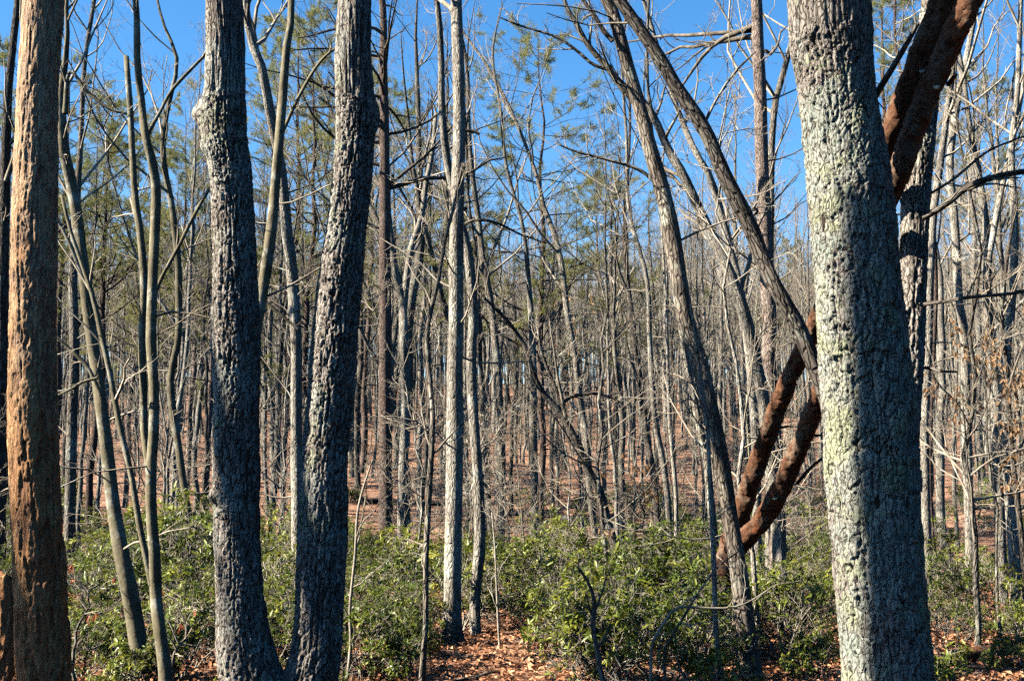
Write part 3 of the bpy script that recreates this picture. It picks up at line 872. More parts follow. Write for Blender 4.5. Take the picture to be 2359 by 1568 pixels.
mid_tree('smooth olive grey stem bending behind the left stem of forked oak', [(552, 1440, 36), (550, 1200, 34), (556, 1000, 32), (572, 860, 30), (592, 740, 28), (608, 650, 27), (626, 525, 26), (632, 450, 24), (643, 325, 22), (653, 200, 20), (661, 100, 18), (671, 0, 15)], 11.6, 'smooth', 9, 9, 0.6, 24,
         extra=[([(606, 690, 9), (640, 720, 8), (690, 760, 6)], 11.8, 'smooth'), ([(640, 330, 9), (690, 220, 8), (740, 140, 7), (790, 100, 6)], 11.9, 'smooth')])
mid_tree('grey furrowed trunk seen in the gap of the forked oak', [(688, 1400, 34), (686, 1234, 30), (683, 1034, 28), (683, 935, 27), (683, 810, 27), (681, 750, 27), (673, 625, 27), (663, 550, 26), (656, 475, 25), (648, 390, 24), (631, 300, 23), (616, 225, 22), (606, 165, 21), (581, 100, 20), (566, 15, 17)], 15, 'pale', 10, 10, 0.55, 25)
t_, FOOT['pine'] = mid_tree('straight reddish brown pine trunk with bare whorled side branches', [(889, 1335, 36), (888, 1200, 33), (888, 1084, 31), (888, 834, 30), (888, 750, 29), (886, 600, 27), (886, 450, 25), (886, 300, 22), (883, 150, 19), (881, 0, 15)], 22, 'pine_red', 15, 46, 0.42, 26, name='pine_tree', dead=10, lb=(0.10, 0.2), ang=(72, 96), up=0.035, n2=4, n3=4, n4=2, tmat='twig_dark', wob=0.005)
mid_tree('pale trunk right of the reddish pine, forked high', [(926, 1310, 25), (927, 1134, 22), (932, 984, 22), (933, 884, 22), (930, 784, 22), (928, 720, 20), (922, 675, 18), (910, 620, 16), (903, 560, 14), (895, 480, 12)], 24, 'pale', 13, 10, 0.5, 27,
         extra=[([(929, 720, 18), (936, 650, 16), (946, 575, 15), (971, 500, 14), (981, 425, 13), (996, 350, 11), (1005, 260, 8)], 24, 'pale', 6, 'stem')])
mid_tree('wiry dark sapling crooked at the top, left of the straight grey oak', [(972, 1575, 14), (976, 1500, 13), (981, 1434, 13), (981, 1284, 13), (986, 1184, 14), (993, 1060, 13), (997, 960, 12), (991, 884, 11), (985, 809, 10), (986, 750, 10), (1009, 650, 9), (1026, 550, 8), (1046, 475, 7), (1066, 375, 5)], 9.9, 'oak', None, 9, 0.4, 28, name='sapling', sides=10, lb=(0.1, 0.2))
t_, FOOT['grey'] = mid_tree('straight grey oak rising from the edge of the leaf clearing', [(1042, 1490, 52), (1042, 1430, 44), (1043, 1284, 40), (1046, 1134, 40), (1048, 984, 40), (1048, 834, 36), (1051, 750, 35), (1051, 600, 34), (1054, 450, 31), (1058, 300, 29), (1056, 150, 27), (1051, 0, 26)], 13, 'pale', 12, 10, 0.55, 29, sides=20, n=60,
         extra=[([(1066, 300, 9), (1090, 303, 7), (1105, 310, 5)], 12.9, 'dark', 0), ([(1060, 490, 12), (1068, 482, 10), (1075, 478, 8)], 12.8, 'pale', 0), ([(1064, 520, 8), (1090, 508, 7), (1140, 512, 6), (1200, 540, 5), (1260, 560, 3)], [13, 12.9, 12.8, 12.8, 12.8], 'dark')])
mid_tree('sinuous pale trunk beside the straight grey oak', [(1097, 1500, 24), (1094, 1384, 24), (1105, 1259, 27), (1103, 1134, 25), (1096, 1034, 24), (1088, 909, 24), (1086, 809, 23), (1091, 725, 22), (1081, 600, 22), (1071, 550, 21), (1056, 490, 19), (1031, 375, 18), (1018, 250, 17), (1016, 125, 15), (1006, 0, 13)], 13.6, 'pale', 11, 9, 0.55, 30, sides=16, n=60)
mid_tree('thin trunk two steps right of the sinuous pale one', [(1153, 1320, 19), (1156, 1134, 18), (1154, 984, 18), (1148, 884, 17), (1143, 809, 17), (1131, 700, 16), (1113, 600, 15), (1101, 500, 14), (1088, 400, 12), (1080, 300, 10)], 25, 'oak', 12, 10, 0.45, 31)
mid_tree('thin dark trunk close right of the sinuous pale one', [(1134, 1290, 13), (1128, 1184, 13), (1121, 1084, 12), (1113, 960, 11), (1108, 860, 10), (1104, 740, 9), (1098, 600, 7)], 24, 'dark', 11, 10, 0.45, 32)
mid_tree('pale lichened pole touching a thin reddish pine near mid picture', [(1232, 1330, 20), (1232, 1134, 18), (1229, 984, 18), (1229, 884, 17), (1226, 780, 15), (1218, 650, 12), (1204, 520, 9)], 26, 'pale', 12, 9, 0.5, 33)
mid_tree('dark trunk bending over to the left above the laurel, mid picture', [(1425, 1290, 22), (1417, 1260, 21), (1402, 1209, 20), (1382, 1134, 20), (1357, 1084, 19), (1332, 1024, 18), (1290, 951, 16), (1244, 894, 13), (1220, 830, 11), (1205, 790, 10), (1170, 740, 8), (1120, 690, 6), (1080, 640, 4)], 19, 'dark', None, 8, 0.5, 34, lb=(0.15, 0.3),
         extra=[([(1287, 948, 10), (1300, 925, 9), (1322, 912, 8), (1370, 906, 7), (1415, 918, 5), (1440, 935, 3)], 19, 'dark'), ([(1288, 950, 10), (1282, 900, 9), (1262, 850, 8), (1245, 800, 7), (1240, 740, 5)], 19.1, 'dark')])
mid_tree('slender grey trunk crossing behind the bent dark one', [(1376, 1290, 17), (1374, 1250, 16), (1362, 1160, 16), (1352, 1034, 16), (1342, 960, 16), (1332, 884, 15), (1324, 809, 15), (1307, 725, 14), (1292, 600, 13), (1272, 525, 12), (1252, 475, 11), (1235, 400, 9)], 25, 'oak', 13, 11, 0.4, 35)
mid_tree('slender trunk leaning left, dark patched, right of the bent one', [(1519, 1260, 15), (1517, 1234, 15), (1504, 1084, 15), (1489, 1009, 14), (1482, 934, 14), (1472, 859, 14), (1462, 784, 13), (1452, 700, 12), (1437, 575, 11), (1440, 500, 8)], 25, 'dark', 12, 11, 0.4, 36)
mid_tree('slim pale trunk in front of the laurels, left of the leaning grey tree', [(1548, 1345, 17), (1546, 1300, 16), (1539, 1159, 15), (1527, 1059, 15), (1512, 984, 14), (1502, 884, 13), (1497, 780, 12), (1490, 640, 10)], 22, 'pale', 12, 10, 0.42, 37)
mid_tree('very thin pale pole hugging the slim pale trunk', [(1558, 1300, 10), (1557, 1134, 10), (1544, 984, 10), (1540, 884, 9), (1536, 760, 8), (1530, 620, 6)], 23, 'pale', 11, 8, 0.4, 38)
t_, FOOT['lean'] = mid_tree('dark lower trunk leaning left, the dead forked tree resting against it', [(1736, 1600, 58), (1730, 1540, 52), (1718, 1450, 46), (1710, 1384, 43), (1697, 1284, 40), (1684, 1209, 38), (1673, 1134, 37), (1662, 1059, 37), (1646, 984, 38), (1628, 909, 39), (1612, 834, 39), (1594, 784, 39), (1577, 725, 39), (1557, 600, 39), (1541, 500, 38), (1522, 425, 37), (1497, 340, 34), (1477, 260, 32), (1452, 175, 31), (1432, 100, 30), (1412, 30, 29), (1397, 0, 28)], 10.9, 'brown', 10, 8, 0.7, 39, sides=20, n=64, wob=0.01,
         extra=[([(1470, 245, 18), (1432, 200, 16), (1402, 160, 15), (1352, 100, 13), (1325, 50, 12), (1307, 20, 10), (1290, -30, 8)], 10.9, 'oak'),
                ([(1400, 160, 9), (1365, 148, 8), (1330, 118, 7), (1280, 85, 6), (1200, 60, 5), (1150, 40, 3)], 10.9, 'dark', 8),
                ([(1412, 95, 13), (1390, 70, 11), (1365, 30, 10), (1335, -10, 9)], 10.8, 'dark'),
                ([(1510, 420, 9), (1470, 390, 8), (1400, 368, 7), (1330, 350, 6), (1280, 330, 4)], 10.8, 'oak', 8)])
mid_tree('dark diagonal trunk leaning up left in front of the scaly pine', [(1990, 1560, 48), (1975, 1400, 44), (1945, 1150, 42), (1915, 960, 40), (1893, 884, 38), (1863, 809, 37), (1833, 740, 36), (1803, 690, 35), (1775, 640, 35), (1757, 600, 35), (1732, 530, 36), (1697, 460, 37), (1662, 390, 34), (1632, 315, 33), (1592, 250, 33), (1557, 200, 32), (1517, 130, 31), (1472, 65, 29), (1427, 0, 27), (1370, -80, 22)], [8.6, 8.7, 8.9, 9.1, 9.2, 9.2, 9.2, 9.2, 9.2, 9.3, 9.3, 9.3, 9.3, 9.3, 9.3, 9.3, 9.3, 9.3, 9.3, 9.3], 'dark', 8, 6, 0.8, 40, sides=20, n=64, wob=0, dead=3,
         extra=[([(1735, 478, 12), (1742, 486, 10), (1738, 494, 8)], 9.15, 'dark', 0), ([(1620, 290, 8), (1650, 230, 7), (1690, 170, 6), (1740, 120, 4)], 9.3, 'oak')])
mid_tree('lichened trunk leaning left, between the two big leaning trunks', [(1800, 1360, 34), (1790, 1200, 32), (1768, 1000, 31), (1752, 880, 30), (1727, 770, 30), (1707, 700, 29), (1672, 610, 28), (1637, 540, 26), (1607, 475, 24), (1572, 400, 22), (1537, 340, 20), (1507, 270, 17), (1472, 220, 14), (1440, 170, 10)], 14.5, 'pale', None, 9, 0.5, 41, sides=16)
mid_tree('pale mottled trunk slanting behind the dark diagonal one', [(1745, 1280, 22), (1740, 1000, 21), (1722, 780, 20), (1702, 650, 19), (1682, 575, 18), (1657, 475, 17), (1632, 400, 16), (1602, 350, 15), (1572, 280, 13), (1540, 190, 10)], 17, 'pale', 9, 10, 0.45, 42)
t_, FOOT['scaly'] = mid_tree('scaly pinkish grey pine trunk standing straight left of lichen oak', [(1800, 1440, 46), (1796, 1384, 42), (1788, 1134, 40), (1778, 934, 36), (1770, 834, 34), (1773, 750, 34), (1766, 625, 33), (1761, 500, 32), (1756, 400, 31), (1753, 300, 30), (1751, 200, 29), (1746, 100, 27), (1743, 0, 26)], 15, 'pine_scaly', 14, 26, 0.5, 43, name='pine_tree', sides=18, wob=0.005, lb=(0.1, 0.2), ang=(65, 95), up=0.04, dead=8, n2=3, n3=4, n4=2, tmat='twig_dark')
mid_tree('thin grey tree angling up between scaly pine and lichen oak', [(1772, 1330, 22), (1776, 1000, 20), (1774, 700, 18), (1776, 400, 17), (1784, 250, 15), (1803, 175, 14), (1823, 100, 13), (1840, 20, 11)], 17.5, 'oak', 12, 9, 0.5, 44)
mid_tree('thin pale sapling standing just in front of the leaning dark trunk', [(1659, 1580, 14), (1657, 1540, 13), (1649, 1434, 12), (1644, 1284, 12), (1637, 1134, 11), (1629, 984, 9), (1618, 900, 8), (1606, 800, 6), (1590, 700, 4)], 10.2, 'pale', None, 10, 0.45, 45, name='sapling', sides=10, lb=(0.12, 0.25))
mid_tree('grey stem running alongside the leaning dark trunk on its left', [(1652, 1320, 20), (1640, 1184, 19), (1628, 1060, 18), (1612, 984, 18), (1597, 909, 17), (1582, 834, 16), (1570, 760, 15), (1555, 660, 13), (1530, 540, 11), (1520, 440, 8)], 15.5, 'oak', 9, 9, 0.5, 46)
# right of the lichen oak
mid_tree('pale trunk grazing the right edge of the lichen oak', [(2140, 1420, 22), (2134, 1200, 21), (2130, 984, 20), (2138, 800, 20), (2142, 650, 19), (2150, 500, 18), (2170, 350, 16), (2190, 200, 14)], 17, 'pale', 12, 11, 0.45, 47)
mid_tree('reddish charred pine trunk right behind the lichen oak', [(2152, 1350, 16), (2146, 1234, 15), (2141, 1134, 14), (2143, 980, 13), (2150, 820, 12), (2156, 640, 10)], 21, 'pine_red', 11, 10, 0.5, 48, name='pine_tree', ang=(65, 95))
mid_tree('pale trunk with a dark crooked scar, first clear one right of lichen oak', [(2238, 1395, 25), (2236, 1330, 23), (2233, 1184, 22), (2226, 984, 22), (2223, 784, 21), (2210, 700, 20), (2200, 520, 19), (2188, 375, 18), (2205, 240, 16), (2228, 125, 14), (2250, 20, 11)], 18, 'pale', 12, 13, 0.4, 49)
mid_tree('pale trunk second from the right edge, forking at mid height', [(2308, 1420, 28), (2304, 1234, 25), (2297, 1034, 25), (2292, 884, 24), (2281, 784, 22), (2274, 650, 20), (2276, 560, 18), (2260, 430, 15), (2235, 300, 13), (2215, 150, 10)], 17, 'pale', 11, 11, 0.42, 50,
         extra=[([(2277, 600, 15), (2300, 475, 14), (2320, 380, 12), (2350, 240, 10), (2370, 100, 7)], 17, 'pale', 7, 'stem')])
mid_tree('broad pale trunk close to the right edge of the picture', [(2349, 1460, 34), (2345, 1400, 30), (2337, 1284, 28), (2327, 1134, 26), (2313, 984, 24), (2316, 834, 22), (2330, 700, 20), (2338, 520, 18), (2330, 360, 15), (2345, 200, 12)], 16, 'pale', 11, 11, 0.4, 51)
mid_tree('thin dark stem crossing the pale trunks at the right edge', [(2362, 1360, 14), (2353, 1234, 13), (2331, 1034, 12), (2318, 834, 11), (2308, 720, 10), (2320, 600, 8), (2340, 470, 6)], 14, 'dark', None, 9, 0.4, 52)
# left edge, behind the dead trunk
mid_tree('dark trunk at the far left edge behind the dead trunk', [(-4, 1330, 34), (-2, 1100, 31), (2, 850, 29), (6, 600, 27), (12, 400, 24), (20, 200, 18)], 14, 'dark', 10, 9, 0.5, 53)
mid_tree('lichened grey trunk just right of the dead trunk, in the shade', [(160, 1240, 26), (163, 1100, 25), (166, 960, 24), (172, 820, 23), (168, 640, 20), (176, 480, 16), (186, 330, 12)], 19, 'oak', 12, 10, 0.45, 54)
print('traced trees done')

# ------------------------------------------------------------------ kinds of background tree
def proto_hardwood(seed, Ht, r0, mat, lean=0.0, fork=False, nb=17, n2=6, n3=5, n4=3, tmin=0.50):
    r = np.random.default_rng(seed)
    k = 26
    z = np.linspace(-0.15, Ht, k)
    wx = np.cumsum(r.normal(size=k) * 0.045) + lean * z
    wy = np.cumsum(r.normal(size=k) * 0.045)
    r0 = r0 * 1.08
    wx -= wx[0]
    wy -= wy[0]
    P = smooth_path(np.stack([wx, wy, z, r0 * np.interp(z / Ht, [-0.01, 0.0, 0.03, 0.5, 0.85, 1], [1.35, 1.3, 1.05, 0.72, 0.3, 0.06])], 1), k)
    tg = trunk_geo(P, 9, seed, 0.10)
    rows = []
    if fork:
        i = int(k * r.uniform(0.3, 0.5))
        d = nrm(np.array([r.normal(), r.normal(), 2.6]))
        q = [P[i]]
        for j in range(10):
            d = nrm(d + np.array([r.normal() * 0.06, r.normal() * 0.06, 0.10]))
            q.append(np.array([*(q[-1][:3] + d * (Ht - P[i, 2]) / 11), P[i, 3] * 0.78 * (1 - j / 10.5)]))
        q = smooth_path(np.array(q), 16)
        qg = trunk_geo(q, 8, seed + 1, 0.10)
        tg.add(qg.V[0], qg.Q[0], qg.T[0], None, qg.C[0])
        rows.append(q)
    g, _ = crown_levels(r, P[:, :3], P[:, 3], nb, tmin, (0.11, 0.22), (22, 50), 0.11, n2, n3, n4, dead=2, rr=0.42, low_len=(0.05, 0.12))
    for q in rows:
        g2, _ = crown_levels(r, q[:, :3], q[:, 3], nb // 2, 0.3, (0.18, 0.34), (28, 60), 0.10, n2, n3, n4)
        for V, Q, A in zip(g2.V, g2.Q, g2.A):
            g.add(V, Q - Q.min() if False else Q - _first(g2, V), None, A)
    return tg.mesh('trunk', M[mat]), g.mesh('crown', M['twig'])

def _first(g, V):
    n = 0
    for W_ in g.V:
        if W_ is V:
            return n
        n += len(W_)

def proto_pine(seed, Ht, r0, mat, dens=1.0, tmin=0.45, spread=1.0):
    r = np.random.default_rng(seed)
    k = 24
    z = np.linspace(-0.15, Ht, k)
    wx = np.cumsum(r.normal(size=k) * 0.035)
    wy = np.cumsum(r.normal(size=k) * 0.035)
    P = np.stack([wx - wx[0], wy - wy[0], z, r0 * np.interp(z / Ht, [0, 0.03, 0.6, 1], [1.25, 1.0, 0.62, 0.08])], 1)
    tg = trunk_geo(P, 9, seed, 0.08)
    P0, R0 = P[None, :, :3], P[None, :, 3]
    P1, R1 = spawn(r, P0, R0, int(46 * dens), tmin, 0.985, (0.13 * spread, 0.24 * spread), (60, 92), 0.05, 8, 0.42, 0.14, 0.008, 0.035, 0.3, 0.6)
    Pd, Rd = spawn(r, P0, R0, 16, 0.18, tmin, (0.06, 0.14), (70, 100), 0.0, 6, 0.25, 0.18, 0.006, 0.018, 0.3, 0.1)
    P2, R2 = spawn(r, P1, R1, 6, 0.3, 1.0, (0.25, 0.5), (25, 60), 0.05, 5, 0.55, 0.16, 0.005, 0.014)
    P3, R3 = spawn(r, P2, R2, 3, 0.3, 1.0, (0.3, 0.6), (25, 60), 0.07, 4, 0.6, 0.16, 0.004, 0.008)
    Pe, Re = spawn(r, Pd, Rd, 4, 0.3, 1.0, (0.25, 0.5), (25, 60), 0.0, 4, 0.55, 0.2, 0.003, 0.008)
    g = Geo()
    for P_, R_, s in ((P1, R1, 5), (Pd, Rd, 4), (P2, R2, 4), (P3, R3, 3), (Pe, Re, 3)):
        g.add(*tubes(P_, R_, s))
    crown = g.mesh('crown', M['twig_dark'])
    # needle tufts at the ends of the twigs
    tips = np.concatenate([P3[:, -1], P3[:, 2], P3[:, 1], P2[:, -1], P2[:, 3]])
    dirs = nrm(np.concatenate([P3[:, -1] - P3[:, -2], P3[:, 3] - P3[:, 2], P3[:, 2] - P3[:, 1], P2[:, -1] - P2[:, -2], P2[:, 4] - P2[:, 3]]))
    keep = r.random(len(tips)) < 0.8
    tips, dirs = tips[keep], dirs[keep]
    nn = 16
    n = len(tips)
    c = np.repeat(tips, nn, 0) - np.repeat(dirs, nn, 0) * r.uniform(-0.02, 0.22, (n * nn, 1))
    d = nrm(np.repeat(dirs, nn, 0) * 0.7 + r.normal(size=(n * nn, 3)) * 0.75 + np.array([0, 0, 0.15]))
    L = r.uniform(0.06, 0.12, n * nn)[:, None]
    sd = nrm(np.cross(d, r.normal(size=d.shape)))
    wv = r.uniform(0.0045, 0.008, n * nn)[:, None]
    V = np.stack([c - sd * wv, c + d * L * 0.6 + sd * wv * 1.1, c + d * L], 1)
    tr = np.repeat(r.random(n), nn) * 0.7 + r.random(n * nn) * 0.3
    ng = Geo().add(V.reshape(-1, 3), None, np.arange(n * nn * 3).reshape(-1, 3), np.repeat(tr, 3))
    return tg.mesh('trunk', M[mat]), crown, ng.mesh('needles', M['needle'], smooth=False)

def proto_sapling(seed, Ht, r0, mat):
    r = np.random.default_rng(seed)
    k = 18
    z = np.linspace(-0.1, Ht, k)
    wx = np.cumsum(r.normal(size=k) * 0.05) + r.normal() * 0.08 * z
    wy = np.cumsum(r.normal(size=k) * 0.05)
    P = np.stack([wx - wx[0], wy - wy[0], z, r0 * np.linspace(1, 0.15, k)], 1)
    tg = trunk_geo(P, 7, seed, 0.1)
    g, _ = crown_levels(r, P[:, :3], P[:, 3], 22, 0.16, (0.14, 0.30), (40, 80), 0.05, 6, 4, 3, rr=0.5)
    return tg.mesh('trunk', M[mat]), g.mesh('crown', M['twig'])

HW = [proto_hardwood(201, 15.5, 0.095, 'pale'), proto_hardwood(202, 17, 0.12, 'pale', 0.01, True), proto_hardwood(203, 14, 0.075, 'pale', -0.02),
      proto_hardwood(204, 16, 0.10, 'pale', 0.04, True), proto_hardwood(205, 13, 0.065, 'oak', -0.03), proto_hardwood(206, 18, 0.13, 'oak', 0.0, True),
      proto_hardwood(207, 15, 0.08, 'pale', 0.03), proto_hardwood(208, 12.5, 0.06, 'dark', 0.035), proto_hardwood(209, 16.5, 0.11, 'oak', -0.02), proto_hardwood(210, 14.5, 0.085, 'pale', -0.03, True)]
PN = [proto_pine(301, 12.5, 0.10, 'pine_red', 1.1), proto_pine(302, 14, 0.12, 'pine_red', 1.3, 0.5), proto_pine(303, 11, 0.08, 'pine_scaly', 1.0, 0.4, 1.2), proto_pine(304, 12.5, 0.085, 'pine_red', 1.35, 0.36, 1.5)]
SP = [proto_sapling(401, 4.6, 0.022, 'smooth'), proto_sapling(402, 5.8, 0.028, 'pale'), proto_sapling(403, 3.4, 0.016, 'oak'), proto_sapling(404, 6.5, 0.032, 'oak'), proto_sapling(405, 4.0, 0.018, 'pale')]
print('kinds done')

ORD = ['first', 'second', 'third', 'fourth', 'fifth', 'sixth', 'seventh', 'eighth', 'ninth', 'tenth', 'eleventh', 'twelfth', 'thirteenth', 'fourteenth', 'fifteenth', 'sixteenth', 'seventeenth', 'eighteenth', 'nineteenth', 'twentieth']
def ordinal(i):
    i -= 1
    if i < 20:
        return ORD[i]
    tens = {2: 'twenty', 3: 'thirty', 4: 'forty', 5: 'fifty', 6: 'sixty'}[(i + 1) // 10]
    u = (i + 1) % 10
    return tens + ('-' + ORD[u - 1] if u else 'th').replace('tyth', 'tieth')

# gaps between the landmark trunks, from left to right in the picture
GAPS = [(-9999, 85, 'left of the dead trunk'), (85, 350, 'between dead trunk and three-stemmed tree'), (350, 545, 'between three-stemmed tree and forked oak'),
        (545, 760, 'between the forked oak stems'), (760, 888, 'between forked oak and reddish pine'), (888, 1047, 'between reddish pine and grey oak'),
        (1047, 1390, 'between grey oak and bent trunk'), (1390, 1690, 'between bent trunk and leaning trunk'), (1690, 2020, 'between leaning trunk and lichen oak'),
        (2020, 9999, 'right of the lichen oak')]
def gap_of(x):
    for i, (a, b, nm) in enumerate(GAPS):
        if a <= x < b:
            return i
    return len(GAPS) - 1

def place_all(spots, name, cat, group, labelfmt, rows, partnames):
    """spots: (x, y, kind, rotation, scale). One object with its own parts for every spot."""
    per = {}
    for s in spots:
        z = float(ground_z(s[0], s[1]))
        px, _ = proj((s[0], s[1], z + 1.2))
        per.setdefault(gap_of(px), []).append((px, z, s))
    for gi in sorted(per):
        for k, (px, z, (x, y, kd, rz, sc)) in enumerate(sorted(per[gi], key=lambda q: q[0])):
            lab = labelfmt(kd, y).format(o=ordinal(k + 1), g=GAPS[gi][2])
            t = thing(name, lab, cat, (x, y, z), group, rz)
            wd = 0.75 + 0.75 * ((x * 7.31 + y * 3.77) % 1.0) ** 1.6 if name == 'hardwood_tree' else 1.0   # some stouter, some whippy
            t.scale = (sc * wd, sc * wd, sc)
            for pn, me in zip(partnames, rows[kd]):
                obj(pn, me, t)

# keep background trees out of the way of the traced ones
taken = [(o.location.x, o.location.y) for o in bpy.data.objects if o.type == 'EMPTY']
def scatter(n, y0, y1, gap, spread=0.45, avoid_front=True, tries=40000, r=rng, xr=None):
    out = []
    pts = np.array(taken)
    for _ in range(tries):
        if len(out) >= n:
            break
        y = math.sqrt(r.uniform(y0 * y0, y1 * y1))
        x = r.uniform(-spread, spread) * y if xr is None else r.uniform(*xr)
        g = gap * (0.6 + 0.4 * y / y1)
        if len(pts) and (np.hypot(pts[:, 0] - x, pts[:, 1] - y) < g).any():
            continue
        px, _ = proj((x, y, 2.0))
        # would stand wholly behind one of the near trunks
        if avoid_front and (498 < px < 592 or 700 < px < 800 or 1935 < px < 2105 or 32 < px < 140):
            continue
        pts = np.vstack([pts, [x, y]])
        out.append((x, y))
    taken.extend(out)
    return out

pine_spots = []
for (px, y, kd, sc, rz) in [(215, 27, 1, 0.72, 0.3), (400, 31, 3, 0.85, 1.5), (470, 26, 2, 0.82, 2.6), (290, 34, 2, 0.98, 4.0), (430, 37, 2, 1.0, 3.7), (10, 24, 0, 0.85, 5.0), (700, 33, 3, 1.1, 0.9), (640, 42, 0, 1.3, 3.3), (985, 38, 2, 1.15, 1.1), (1247, 30, 3, 1.0, 2.2), (1395, 36, 2, 0.90, 5.5), (2065, 44, 1, 1.3, 0.2), (830, 48, 0, 1.3, 2.0), (2290, 52, 1, 1.2, 1.0), (120, 38, 1, 0.95, 2.4)]:
    x = (px - W / 2) / F * y * math.cos(PITCH)
    pine_spots.append((x, y, kd, rz, sc))
    taken.append((x, y))
place_all(pine_spots, 'pine_tree', 'tree', 'green pines among the bare trees', lambda kd, y: 'green needled pine, {o} from left {g}', PN, ('trunk', 'crown', 'needles'))

tree_xy = scatter(290, 20.5, 78, 1.05)
tone = {0: 'tall pale', 1: 'pale forked', 2: 'slim pale', 3: 'tall pale forked', 4: 'slim grey', 5: 'stout grey forked', 6: 'pale', 7: 'thin dark', 8: 'grey', 9: 'pale split'}
hw_spots = [(x, y, int(rng.integers(0, 10)), rng.uniform(0, 6.28), rng.uniform(0.48, 0.82) * (0.8 if -0.04 * y < x < 0.15 * y else 1.0)) for x, y in tree_xy]
place_all(hw_spots, 'hardwood_tree', 'tree', 'bare trees of the wood behind', lambda kd, y: tone[kd] + ' bare background tree, {o} from left {g}', HW, ('trunk', 'crown'))

sap_xy = scatter(64, 11.5, 34, 0.7)
sp_spots = [(x, y, int(rng.integers(0, 5)), rng.uniform(0, 6.28), rng.uniform(0.7, 1.15)) for x, y in sap_xy]
place_all(sp_spots, 'sapling', 'sapling', 'leafless saplings under the trees', lambda kd, y: 'thin leafless twiggy sapling, {o} from left {g}', SP, ('trunk', 'crown'))
print('background trees done')

# ------------------------------------------------------------------ masses made of instances
def instancer(name, kinds, pts, label, cat):
    """one object whose points carry copies of the given mesh lists (kinds: list of lists of objects)"""
    n = len(pts)
    P = np.array([[p[0], p[1], float(ground_z(p[0], p[1])) - p[5] if len(p) > 5 else float(ground_z(p[0], p[1]))] for p in pts])
    me = bpy.data.meshes.new(name)
    me.vertices.add(n)
    me.vertices.foreach_set('co', P.astype(np.float32).ravel())
    for k, col, typ in (('kindno', 2, 'INT'), ('turn', 3, 'FLOAT'), ('size', 4, 'FLOAT')):
        a = me.attributes.new(k, typ, 'POINT')
        a.data.foreach_set('value', np.array([p[col] for p in pts], dtype=np.int32 if typ == 'INT' else np.float32))
    me.update()
    o = obj(name, me)
    ng = bpy.data.node_groups.new(name, 'GeometryNodeTree')
    ng.interface.new_socket('Geometry', in_out='INPUT', socket_type='NodeSocketGeometry')
    ng.interface.new_socket('Geometry', in_out='OUTPUT', socket_type='NodeSocketGeometry')
    N, Lk = ng.nodes, ng.links
    gi, go = N.new('NodeGroupInput'), N.new('NodeGroupOutput')
    iop = N.new('GeometryNodeInstanceOnPoints')
    iop.inputs['Pick Instance'].default_value = True
    allj = N.new('GeometryNodeJoinGeometry')
    for parts in reversed(kinds):          # the last link is joined first
        jn = N.new('GeometryNodeJoinGeometry')
        for ob in parts:
            oi = N.new('GeometryNodeObjectInfo')
            oi.transform_space = 'ORIGINAL'
            oi.inputs['Object'].default_value = ob
            Lk.new(oi.outputs['Geometry'], jn.inputs[0])
        g2i = N.new('GeometryNodeGeometryToInstance')
        Lk.new(jn.outputs[0], g2i.inputs[0])
        Lk.new(g2i.outputs[0], allj.inputs[0])
    def attr(nm, dt):
        a = N.new('GeometryNodeInputNamedAttribute')
        a.data_type = dt
        a.inputs['Name'].default_value = nm
        return a.outputs[0]
    Lk.new(gi.outputs[0], iop.inputs['Points'])
    Lk.new(allj.outputs[0], iop.inputs['Instance'])
    Lk.new(attr('kindno', 'INT'), iop.inputs['Instance Index'])
    cx = N.new('ShaderNodeCombineXYZ')
    Lk.new(attr('turn', 'FLOAT'), cx.inputs[2])
    Lk.new(cx.outputs[0], iop.inputs['Rotation'])
    Lk.new(attr('size', 'FLOAT'), iop.inputs['Scale'])
    Lk.new(iop.outputs[0], go.inputs[0])
    md = o.modifiers.new('copies', 'NODES')
    md.node_group = ng
    o['kind'] = 'stuff'
    tag(o, label, cat)
    return o

def parts_of(meshes):
    """the first placed objects that use these meshes"""
    return [next(o for o in bpy.data.objects if o.data is me and o.users_collection) for me in meshes]
hw_used = [k for k in range(10) if any(s[2] == k for s in hw_spots)]
hw_parts = [parts_of(HW[k]) for k in hw_used] + [parts_of(PN[k]) for k in (0, 1)]
r2 = np.random.default_rng(77)
far = []
for x, y in scatter(2500, 62, 165, 0.6, 0.5, False, r=r2):
    far.append((x, y, int(r2.integers(0, len(hw_used))) if r2.random() > 0.04 else len(hw_used) + int(r2.integers(0, 2)), r2.uniform(0, 6.28), r2.uniform(0.5, 0.85)))
for x, y in scatter(150, 38, 64, 0.7, 0.46, False, r=r2):
    far.append((x, y, [0, 2, 4, 6][int(r2.integers(0, 4))] if len(hw_used) == 10 else 0, r2.uniform(0, 6.28), r2.uniform(0.42, 0.62)))
instancer('far_woodland', hw_parts, far, 'distant bare trees merging into a grey brown mass up the slope', 'woodland')
side = []
for _ in range(4000):
    if len(side) >= 9:
        break
    y = r2.uniform(24, 70)
    x = -0.47 * y - r2.uniform(1.5, 16)
    if any(math.hypot(x - q[0], y - q[1]) < 2.4 for q in side):
        continue
    side.append((x, y, int(r2.integers(0, len(hw_used))), r2.uniform(0, 6.28), r2.uniform(0.8, 1.1)))
for _ in range(14):
    y = r2.uniform(12, 70)
    side.append((0.47 * y + r2.uniform(1.0, 8), y, int(r2.integers(0, len(hw_used))), r2.uniform(0, 6.28), r2.uniform(0.8, 1.1)))
